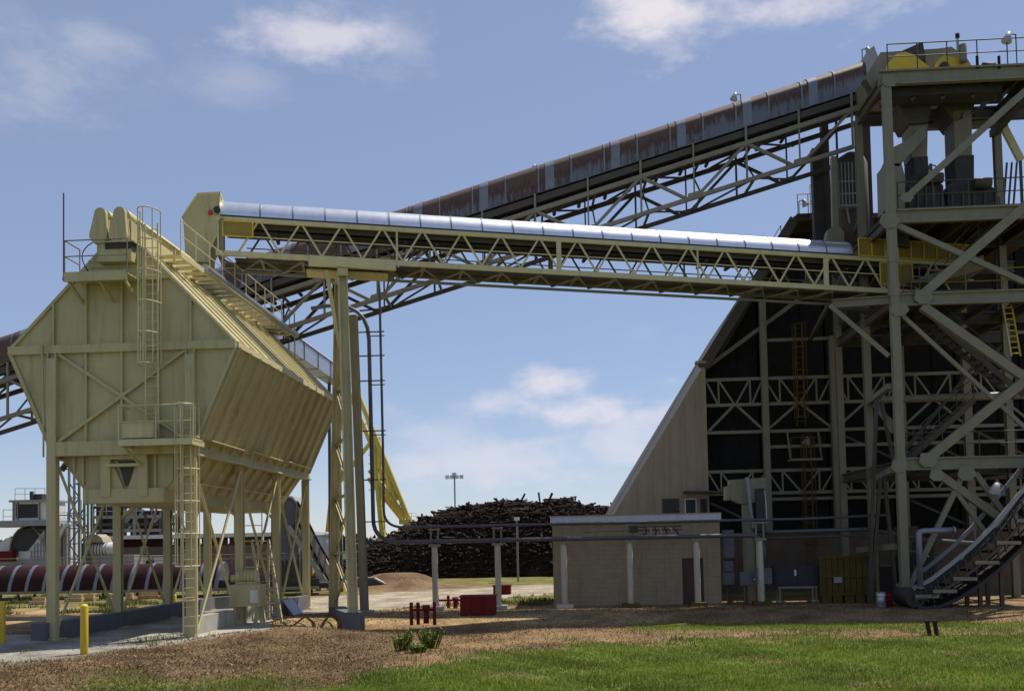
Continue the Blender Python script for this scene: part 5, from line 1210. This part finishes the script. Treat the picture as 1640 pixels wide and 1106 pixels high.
# light poles beyond the yard
def lightpole(u, vb, vt, D, label, heads):
    b = PD(u, vb, D); b.z = 0; x = b.x; t = thing('light_pole', label, 'light pole', b, 'yard light poles'); z = PY(u, vt, b.y).z
    pipe('pole', (x, b.y, -.1), (x, b.y, z), .09 if heads > 1 else .07, grey_p, t, 8)
    if heads > 1:
        beam('crossarm', (x-.9, b.y, z-.35), (x+.9, b.y, z-.35), .08, .08, grey_p, t)
        for k in range(heads): xx = x-.85+1.7*k/(heads-1); box('lamp', (xx-.22, b.y-.3, z-.62), (xx+.22, b.y, z-.2), lens_m, t)
        box('lamp', (x-.25, b.y-.35, z-.2), (x+.25, b.y+.1, z+.1), lens_m, t)
    else: box('lamp', (x-.18, b.y-.4, z-.05), (x+.18, b.y+.1, z+.2), lens_m, t)
lightpole(730, 880, 758, 118, 'tall yard light pole with several lamps rising beyond the log pile', 4); lightpole(830, 937, 832, 70, 'slim light pole in front of the log pile', 1)

# ================================================================== LOG PILE
def build_logs():
    t = thing('log_pile', 'long dark brown heap of stacked logs across the gravel road', 'log pile', (-2, 84, 0))
    prof = [(520, 905), (570, 880), (590, 868), (618, 856), (640, 840), (677, 820), (722, 805), (768, 798), (817, 790), (850, 794), (880, 792), (918, 788), (940, 800), (985, 803), (1060, 808), (1200, 815)]
    Yf = 79.5
    xs = np.linspace(PY(515, 900, 82).x, PY(1240, 900, 82).x, 60)
    U = np.array([p[0] for p in prof]); V = np.array([p[1] for p in prof])
    def crest(x):
        u, _, _ = pj((x, 83, 4)); v = np.interp(u, U, V); return max(.6, PY(u, v, 83).z-.45)
    cz = [crest(x) for x in xs]
    vv = []; ff = []; ys = [Yf-.2, Yf+.9, Yf+2.4, 83.6, 87, 92]; hz = [-.2, .45, .85, 1, .95, -.05]
    for x, z in zip(xs, cz):
        for y, h_ in zip(ys, hz): vv.append((x, y+random.uniform(-.2, .2), max(-.2, z*h_-.25)))
    k = len(ys)
    for i in range(len(xs)-1):
        for j in range(k-1): ff.append([i*k+j, (i+1)*k+j, (i+1)*k+j+1, i*k+j+1])
    mesh('heap_core', vv, ff, bark, t)
    pieces = []
    def loc(x, s): # s 0..1 front foot to crest
        z = np.interp(x, xs, cz); y = np.interp(s, [0, .45, .85, 1], ys[:4]); return Vector((x, y, max(.1, z*s-.1)))
    def log_verts(c, d, L_, r, n=7):
        d = d.normalized(); u = Vector((0, 0, 1)) if abs(d.z) < .8 else Vector((1, 0, 0)); s = d.cross(u).normalized(); u = s.cross(d)
        V_ = []
        for e, rr in ((-.5, r), (.5, r*.75)):
            for i in range(n): a = 2*math.pi*i/n; V_.append(c+d*L_*e+s*(rr*math.cos(a))+u*(rr*math.sin(a)))
        return V_
    n = 7; v_ = []; f_ = []
    for i in range(8500):
        x = random.uniform(xs[0], xs[-1]); s = random.random()**.8; c = loc(x, s)+Vector((0, random.uniform(-.1, .4), random.uniform(-.15, .25)))
        d = Vector((random.gauss(0, .8), random.gauss(0, .6)-.4, random.gauss(0, .16))); L_ = random.uniform(.4, 1.4); r = random.uniform(.035, .12)
        if c.z < .9: d.z *= .2
        b = len(v_); v_ += log_verts(c, d, L_, r, n); f_ += [[b+k, b+(k+1) % n, b+n+(k+1) % n, b+n+k] for k in range(n)]+[[b+n-1-k for k in range(n)], [b+n+k for k in range(n)]]
    o = mesh('tangled_logs', v_, f_, bark, t); o['kind'] = 'stuff'
    # the logs that stand out, one by one
    base = []
    me = raw('log', log_verts(Vector(), Vector((1, 0, 0)), 1, .5, 8), [[k, (k+1) % 8, 8+(k+1) % 8, 8+k] for k in range(8)]+[[7-k for k in range(8)], [8+k for k in range(8)]], bark_l, False)
    me2 = me.copy(); me2.materials.clear(); me2.materials.append(bark)
    for i in range(230):
        x = random.uniform(xs[3], xs[-8]); s = random.choice((random.uniform(.9, 1), random.uniform(.1, 1), random.uniform(.3, 1))); c = loc(x, s)+Vector((0, -.15, .05))
        d = Vector((random.gauss(0, 1), random.gauss(0, .4), random.gauss(0, .14))).normalized(); u = d.orthogonal().normalized(); w_ = d.cross(u); L_ = random.uniform(1.0, 2.4); r = random.uniform(.10, .22)
        put('log', me if i % 3 == 0 else me2, t, Matrix(((d.x*L_, u.x*r, w_.x*r, c.x), (d.y*L_, u.y*r, w_.y*r, c.y), (d.z*L_, u.z*r, w_.z*r, c.z), (0, 0, 0, 1))))
build_logs()
# ================================================================== YELLOW LOG CRANE
def build_crane():
    D = 98
    q = lambda u, v, d=D: PD(u, v, d)
    t = thing('log_crane', 'yellow tubular jib of a log crane leaning behind the trestle', 'crane', (q(610, 940).x, q(610, 940).y, 0))
    a0, a1 = q(566, 612), q(656, 834); b0, b1 = q(566, 660, D+1.5), q(650, 838, D+1.5)
    pipe('boom_chord', a0, a1, .26, yellow_c, t, 10); pipe('boom_chord', a0+Vector((-.9, 1.5, -.3)), a1+Vector((-.8, 1.5, -.2)), .26, yellow_c, t, 10)
    pipe('lower_boom', q(592, 752), q(650, 829), .26, yellow_c, t, 10); pipe('lower_boom', q(590, 765, D+1.6), q(645, 832, D+1.6), .25, yellow_c, t, 10)
    pipe('mast', q(596, 690), q(612, 855), .26, yellow_c, t, 10); pipe('mast', q(606, 700, D+1.2), q(614, 850, D+1.2), .22, yellow_c, t, 8)
    pipe('strut', q(600, 700), q(634, 800), .22, yellow_c, t, 8)
    for i in range(9):
        s = (i+.5)/9; p = a0.lerp(a1, s); r = q(592, 752).lerp(q(650, 829), s) if s > .55 else q(596, 690).lerp(q(612, 855), s)
        pipe('lacing', p, r, .05, yellow_c, t, 6); pipe('lacing', p, p+Vector((-.85, 1.5, -.25)), .06, yellow_c, t, 6)
    for i in range(7):
        z = q(590, 700+i*14); pipe('mast_rung', z, z+Vector((.55, 0, 0)), .05, yellow_c, t, 6)
    c = q(652, 832); box('jib_foot', (c.x-.7, c.y-.6, c.z-.4), (c.x+.5, c.y+1.8, c.z+.05), yellow_c, t); railing(t, [c+Vector((0, 0, .05)), c+Vector((.9, 0, .05))], yellow_c, h=.6, step=.45); beam('foot_bracket', (c.x-.2, c.y+.6, 0), c+Vector((-.2, .6, -.3)), .5, .5, yellow_c, t)
    p = q(533, 760); r = q(520, 862); r.z = 0
    g = q(519, 900); beam('rear_leg', q(534, 780), Vector((q(519, 900).x, q(519, 900).y, 0)), .55, .5, yellow_c, t); beam('mast_foot', q(611, 850), (q(611, 850).x, q(611, 850).y, 0), .7, .7, yellow_c, t)
    beam('portal', q(534, 784), q(600, 700), .3, .35, yellow_c, t)
build_crane()
# ================================================================== RAMP WALL, BACKGROUND AT LEFT
def bg():
    # retaining wall of the earth bank
    y = 63; a, b, c = PY(588, 930, y), PY(601, 926, y), PY(626, 950, y)
    t = thing('ramp_wall', 'grey sloping retaining wall at the end of the earth bank', 'wall', (b.x, y, 0)); prism('wall', [(PY(570, 930, y).x, y, -.1), (c.x, y, -.1), (c.x, y, .1), (b.x, y, b.z), (PY(570, 930, y).x, y, b.z)], (0, .4, 0), conc_d, t); beam('coping', (b.x-.05, y+.1, b.z+.02), (c.x, y+.1, .12), .6, .1, concrete, t); beam('coping', (PY(570, 930, y).x, y+.1, b.z+.05), (b.x, y+.1, b.z+.05), .6, .1, concrete, t)
    # low covered belt conveyor
    Y = 56.2; x0_, x1_ = PY(-40, 930, Y).x, PY(345, 930, Y).x; zt, zb = PY(130, 905, Y).z, PY(130, 948, Y).z
    t = thing('covered_belt', 'low ground conveyor under maroon curved covers with pale straps', 'conveyor', ((x0_+x1_)/2, Y, 0))
    n = round((x1_-x0_)/1.0); r = (zt-zb)*.62
    for i in range(n):
        a, b = x0_+(x1_-x0_)*i/n, x0_+(x1_-x0_)*(i+1)/n
        tilt = .12
        fn = lambda s, q, z: Vector((s+tilt*(z), Y+.9+q, zb+.1+z))
        hood('cover', fn, a+.1, b-.1, .9, maroon, t, 10, (zt-zb)/.9*.95); hood('pale_strap', fn, b-.1, b+.1, .92, hood_strap, t, 10, (zt-zb)/.9*.95)
    beam('frame_rail', (x0_, Y-.02, zb+.03), (x1_+6, Y-.02, zb+.03), .12, .16, steel, t); beam('frame_rail', (x0_, Y+1.8, zb+.03), (x1_+6, Y+1.8, zb+.03), .12, .16, steel_d, t); beam('lower_rail', (x0_, Y, zb-.28), (x1_+6, Y, zb-.28), .06, .08, steel_d, t)
    beam('belt', (x1_, Y+.9, zb+.15), (x1_+7, Y+.9, zb+.15), 1.5, .3, belt_m, t); beam('cover_shade', (x0_, Y+.2, zb+.3), (x1_+6, Y+.2, zb+.3), .04, .5, darkm, t)  # dark strip standing in for the shaded openings under the covers
    k = x0_+.5
    while k < x1_+6: beam('leg', (k, Y, -.1), (k, Y, zb), .1, .1, steel_d, t); beam('leg', (k, Y+1.8, -.1), (k, Y+1.8, zb), .1, .1, steel_d, t); k += 2.1
    railing(t, [(x0_, Y+2.2, zt-.1), (x1_+5, Y+2.2, zt-.1)], steel, h=.55, step=1.6, r=.03)
    for i, (u, v, w_) in enumerate(((118, 957, 1.0), (140, 956, .8), (184, 957, .9), (205, 955, .6), (238, 952, 1.2), (263, 953, .6), (60, 962, .9))):
        p = PZ(u, v+6); s = thing('timber_baulk', ['squared timber baulk lying on the ground beside the low covered conveyor', ''][0], 'timber', p, 'timber offcuts by the low conveyor')
        for j in range(3): beam('baulk', p+Vector((-w_/2+.05*j, .02+.22*j, .1)), p+Vector((w_/2, .22*j, .1)), .2, .2, wood, s)
        beam('baulk', p+Vector((-w_/2+.1, .2, .3)), p+Vector((w_/2-.1, .2, .3)), .2, .2, wood, s)
    # feeder house with cab: arch, panelled front, cab, rails
    Y = 70; P = lambda u, v, y=Y: PY(u, v, y)
    t = thing('debarker_house', 'white machine house with dark arched mouth and glazed cab on top', 'machine', (P(45, 900).x, Y+2, 0))
    a, b = P(8, 842), P(80, 842); box('deck', (a.x-2, Y-.6, P(40, 842).z), (b.x+.3, Y+3.6, P(40, 833).z), grey_p, t)
    cx = P(45, 850).x; R_ = P(72, 850).x-cx; zc = P(45, 882).z
    v = []; f = []
    for y in (Y-.3, Y+3.5):
        for k in range(13): an = math.pi*k/12; v.append((cx-R_*math.cos(an), y, zc+(P(45, 842).z-zc)*math.sin(an)))
    for k in range(12): f.append([k, k+1, 14+k, 13+k])
    mesh('arch_shell', v, f, white_p, t, True); prism('arch_shade', [Vector(p)+Vector((0, .55, 0)) for p in v[:13]], (0, .1, 0), darkm, t)  # inner disc coloured dark as the shade within the arch
    prism('mouth_shade', [P(14, 881, Y-.1), P(20, 862, Y-.1), P(34, 847, Y-.1), P(56, 845, Y-.1), P(68, 850, Y-.1), P(44, 881, Y-.1)], (0, .1, 0), darkm, t)  # dark plate painted as the shade of the open mouth
    prism('panel_front', [P(30, 897), P(30, 882), P(44, 882), P(70, 848), P(74, 897)], (0, .3, 0), white_p, t)
    for k in range(5):
        u = 50+k*5; beam('panel_rib', P(u, 895, Y-.05), P(u, 880-(u-44)*1.25+8, Y-.05), .05, .06, grey_p, t)
    for v_ in (862, 872, 882, 891): beam('panel_rib', P(max(46, 70-(v_-848)*.75)+2, v_, Y-.06), P(73, v_, Y-.06), .05, .06, grey_p, t)
    prism('left_panel', [P(-5, 897), P(-5, 870), P(18, 858), P(14, 897)], (0, .3, 0), white_p, t); box('red_skid', (P(2, 890).x, Y-.8, P(2, 898).z), (P(30, 890).x, Y-.3, P(2, 882).z), red, t)
    box('machine_base', (P(-5, 900).x, Y-.2, -.1), (P(80, 900).x, Y+3.4, P(40, 896).z), grey_p, t)
    c0, c1 = P(22, 830), P(67, 803); cz = c1.z
    cab = box('cab_body', (c0.x, Y-.2, P(40, 834).z), (c1.x+.5, Y+2.4, cz), white_p, t); box('cab_window', (P(28, 820).x, Y-.23, P(40, 829).z), (P(63, 820).x, Y-.201, P(40, 807).z), glass, t); box('cab_roof', (c0.x-.15, Y-.4, cz), (c1.x+.6, Y+2.6, cz+.15), grey_p, t)
    for u in (22, 28, 63): beam('cab_post', P(u, 832, Y-.25), P(u, 804, Y-.25), .1, .05, steel, t)
    box('cab_cooler', (P(43, 795).x, Y+.6, cz+.15), (P(60, 795).x, Y+1.6, P(50, 790).z), darkm, t); q = P(45, 786); pipe('cab_spotlight', (q.x, Y+.5, cz+.15), (q.x, Y+.5, q.z), .15, darkm, t, 8)
    railing(t, [P(5, 838), P(20, 838)], steel_d, h=1.0, step=.6); railing(t, [P(24, 801, Y+2.5), P(72, 801, Y+2.5)], steel, h=.9, step=.9)
    # panelled annex and gantry between columns
    t = thing('side_annex', 'white panelled annex and pipe frames beside the machine house', 'machine', (P(98, 900).x, Y, 0))
    prism('annex_wall', [P(76, 905), P(108, 905), P(108, 842), (P(108, 842)+P(76, 846))/2, P(76, 846)], (0, 2, 0), white_p, t)
    for u in (79, 85, 92, 99, 105): beam('frame_post', P(u, 905, Y-.1), P(u, 838, Y-.1), .1, .1, steel if u != 92 else grey_p, t)
    for v_ in (845, 858, 872, 888): beam('frame_rail', P(76, v_, Y-.15), P(109, v_-1, Y-.15), .07, .07, grey_p, t)
    pathtube('bent_pipe', [P(93, 890, Y-.4), P(94, 860, Y-.4), P(104, 842, Y-.4), P(112, 838, Y-.4)], .14, white_p, t); railing(t, [P(76, 842), P(108, 840)], grey_p, h=.9, step=.8)
    # grey shed and ribbed tank
    Y2 = 74; Q = lambda u, v: PY(u, v, Y2)
    t = thing('ribbed_tank', 'white ribbed horizontal tank on a grey plinth behind the low conveyor', 'tank', (Q(148, 900).x, Y2, 0))
    a, b = Q(133, 880), Q(166, 880); zc = Q(150, 880).z; r = (Q(150, 868).z-Q(150, 892).z)/2
    pipe('shell', (a.x, Y2+r, zc), (b.x+1, Y2+r, zc), r, white_p, t, 18)
    for k in range(8): x = a.x+.1+(b.x-a.x)*k/7.; pipe('rib', (x, Y2+r, zc), (x+.06, Y2+r, zc), r+.05, grey_p, t, 18)
    box('plinth', (a.x-.3, Y2, -.1), (Q(215, 900).x, Y2+1.5, Q(150, 889).z), grey_p, t); prism('conical_hood', [Q(133, 868), Q(166, 868), Q(162, 860), Q(155, 855), Q(140, 856)], (0, 1.5, 0), tanwall, t)
    t = thing('grey_hut', 'narrow plain grey hut next to the ribbed tank', 'hut', (Q(122, 900).x, Y2-1, 0)); box('wall', (Q(112, 900).x, Y2-1.5, -.1), (Q(132, 900).x, Y2-.2, Q(120, 846).z), tanwall, t); box('roof', (Q(111, 900).x, Y2-1.6, Q(120, 846).z), (Q(133, 900).x, Y2-.1, Q(120, 845).z+.08), grey_p, t)
    # brown brick building with white roof edge
    Y3 = 80; S = lambda u, v: PY(u, v, Y3)
    t = thing('brick_building', 'long brown brick building with white roof edge and dark clerestory band', 'building', (S(330, 900).x, Y3+5, 0))
    a, b = S(188, 900).x, S(500, 900).x; z0, z1, z2 = S(300, 874).z, S(300, 861).z, S(300, 855).z
    n = 7
    for k in range(n): u, v = a+(b-a)*k/n, a+(b-a)*(k+1)/n-.03; box('wall_bay', (u, Y3, -.2), (v, Y3+.3, z0), brick_m, t); box('clerestory', (u+.1, Y3+.05, z0), (v-.07, Y3+.3, z1), maroon if k < 3 else darkm, t)
    box('roof', (a-.3, Y3-.8, z1), (b, Y3+10, z2), white_p, t); box('side_wall', (a, Y3+.3, -.2), (a+.3, Y3+10, z1), brick_m, t)
    w_ = S(231, 880); box('wall_vent', (w_.x-.35, Y3-.06, w_.z-.3), (w_.x+.35, Y3-.01, w_.z+.3), grey_p, t)
    t = thing('site_cabin', 'small white site cabin with a dark window before the brick building', 'cabin', (S(238, 900).x, Y3-2, 0)); a, b = PY(209, 900, 77), PY(264, 900, 77); zt = PY(240, 891, 77).z; box('body', (a.x, 77, -.1), (b.x, 79, zt), white_p, t); box('window', (PY(234, 900, 77).x, 76.96, PY(240, 908, 77).z), (PY(247, 900, 77).x, 76.995, PY(240, 896, 77).z), glass, t); box('roof', (a.x-.1, 76.9, zt), (b.x+.1, 79.1, zt+.1), grey_p, t)
    # lattice mast
    def mast(u, vb, vt, D, w0, label, lamp=True):
        p = PD(u, vb, D); p.z = 0; zt = PY(u, vt, p.y).z; t = thing('lattice_mast', label, 'mast', p, 'lattice masts')
        for dx in (-1, 1):
            for dy in (-1, 1): beam('chord', (p.x+dx*w0/2, p.y+dy*w0/2, 0), (p.x+dx*w0/2, p.y+dy*w0/2, zt), .14, .14, dullgreen if dx > 0 else purple, t)
        n = int(zt/1.1)
        for k in range(n):
            z = k*1.1; s = 1 if k % 2 else -1; beam('lacing', (p.x-s*w0/2, p.y-w0/2, z), (p.x+s*w0/2, p.y-w0/2, z+1.1), .07, .07, steel_d, t); beam('rung', (p.x-w0/2, p.y-w0/2, z), (p.x+w0/2, p.y-w0/2, z), .07, .07, steel_d, t)
        if lamp: q = Vector((p.x-w0/2, p.y, zt)); pipe('lamp_arm', q, q+Vector((-.5, 0, .1)), .06, darkm, t, 6); pipe('lamp', q+Vector((-.75, 0, .0)), q+Vector((-.4, 0, .5)), .22, darkm, t, 8)
        beam('catwalk', (p.x-1.0, p.y-w0/2-.1, zt*.62), (p.x+w0, p.y-w0/2-.1, zt*.62), .12, .08, purple, t)
        return t
    mast(123, 930, 752, 72, .75, 'narrow lattice mast with a lamp arm behind the bin')
    mast(138, 930, 800, 76, .6, 'short dark lattice mast behind the white ribbed tank', False)
    # dark process frame behind the brick building
    Yd = 96; E = lambda u, v, y=Yd: PY(u, v, y)
    t = thing('process_frame', 'dark steel process frame with ducts rising above the brick building', 'structure', (E(225, 900).x, Yd+2, 0))
    for u in (148, 162, 196, 216, 234, 262, 285): 
        p = E(u, 805 if u not in (234, 285) else 822); beam('column', (p.x, Yd, -.1), (p.x, Yd, p.z), .3, .3, steel_d if u % 4 else grey_p, t); beam('column', (p.x, Yd+4, -.1), (p.x, Yd+4, p.z), .3, .3, steel_d, t)
    for v_ in (812, 828, 840, 850): beam('floor_beam', E(146, v_), E(292, v_-2), .25, .3, grey_p if v_ in (828, 850) else steel_d, t)
    for u, v_ in ((205, 848), (240, 845), (262, 838)): beam('brace', E(u, v_), E(u+26, v_-32), .22, .22, grey_p, t)
    box('dark_bin', (E(150, 850).x, Yd+.5, E(150, 862).z), (E(178, 850).x, Yd+3.5, E(150, 806).z), darkm, t); box('dark_bin', (E(205, 850).x, Yd+.5, E(150, 862).z), (E(252, 850).x, Yd+3.5, E(220, 818).z), darkm, t)
    prism('sloped_duct', [E(186, 850), E(194, 850), E(222, 812), E(212, 812)], (0, 1, 0), grey_p, t)
    for k in range(8): u = 258+k*5; beam('rail_bar', E(u, 852), E(u, 828+3*(k % 3)), .12, .12, steel_d, t)
    railing(t, [E(146, 828, Yd-.3), E(292, 826, Yd-.3)], grey_p, h=1.1, step=1.5, r=.05)
    # inclined waste conveyor with framed sides, right of the bin
    Yc = 62; K = lambda u, v, y=Yc: PY(u, v, y)
    t = thing('waste_conveyor', 'grey enclosed conveyor slanting down behind the last bin columns', 'conveyor', (K(480, 940).x, Yc, 0))
    prism('housing', [K(434, 900), K(434, 797), K(466, 797), K(478, 812), K(478, 900)], (0, 2, 0), conc_d, t); prism('housing_roof', [K(433, 799), K(434, 794), K(468, 794), K(480, 810), K(476, 811), K(466, 799)], (0, 2.1, 0), grey_p, t)
    prism('chute_wall', [K(470, 845), K(478, 806), K(500, 846), K(530, 912), K(530, 945), K(515, 938)], (0, .15, 0), white_p, t)
    top = [(476, 802), (495, 838), (512, 872), (531, 905)]
    for a, b in zip(top[:-1], top[1:]): beam('top_rail', K(*a, Yc-.1), K(*b, Yc-.1), .1, .12, maroon, t); beam('mid_rail', K(a[0], a[1]+32, Yc-.1), K(b[0], b[1]+32, Yc-.1), .1, .12, maroon, t)
    for u, v_ in top+[(485, 820), (503, 855), (521, 888)]: beam('frame_post', K(u, v_, Yc-.12), K(u-3, v_+52, Yc-.12), .1, .1, steel, t)
    beam('bed_plate', K(462, 842, Yc-.2), K(534, 950, Yc-.2), .3, .3, concrete, t)
    for u, v_ in ((462, 850), (485, 880), (509, 915)): p = K(u, v_); beam('leg', (p.x, Yc+.2, -.1), (p.x, Yc+.2, p.z), .35, .3, concrete if u > 500 else steel_d, t)
    box('base_frame', (K(440, 940).x, Yc, -.1), (K(478, 940).x, Yc+1.8, K(450, 898).z), steel_d, t)
    p = K(512, 900, 72); t = thing('grey_tank', 'pale grey round tank seen beside the trestle foot', 'tank', (p.x, 72, 0)); x = PY(522, 900, 72).x; zt = PY(520, 857, 72).z; pipe('shell', (x, 73, -.1), (x, 73, zt), 1.0, fascia_m, t, 20); pipe('rim', (x, 73, zt), (x, 73, zt+.06), 1.05, white_p, t, 20); pipe('manhole', (x, 73, zt+.05), (x, 73, zt+.25), .35, white_p, t, 12)
bg()
# far tree line at the horizon so the ground does not end in a bare line
def treeline():
    m = material('distant_foliage', (.045, .06, .03), .9, var=.4, scale=.3)
    n = 900; v = []; f = []
    for i in range(n*26):
        x = rng.uniform(-520, 520); y = 420+rng.uniform(-15, 30); top = 5+3*wob(np.array(x*.05), np.array(1.0))+rng.uniform(-1, 1); z = rng.uniform(-.3, max(2, top)); r = rng.uniform(.6, 1.5); a = rng.uniform(0, 6.28); k = len(v)
        v += [(x-r*math.cos(a), y-r*math.sin(a), z-r*.5), (x+r*math.cos(a), y+r*math.sin(a), z-r*.4), (x+r*.3, y, z+r)]; f.append([k, k+1, k+2])
    o = mesh('far_woods', v, f, m); tag(o, 'distant low line of woods along the horizon', 'woods', kind='stuff')
treeline()
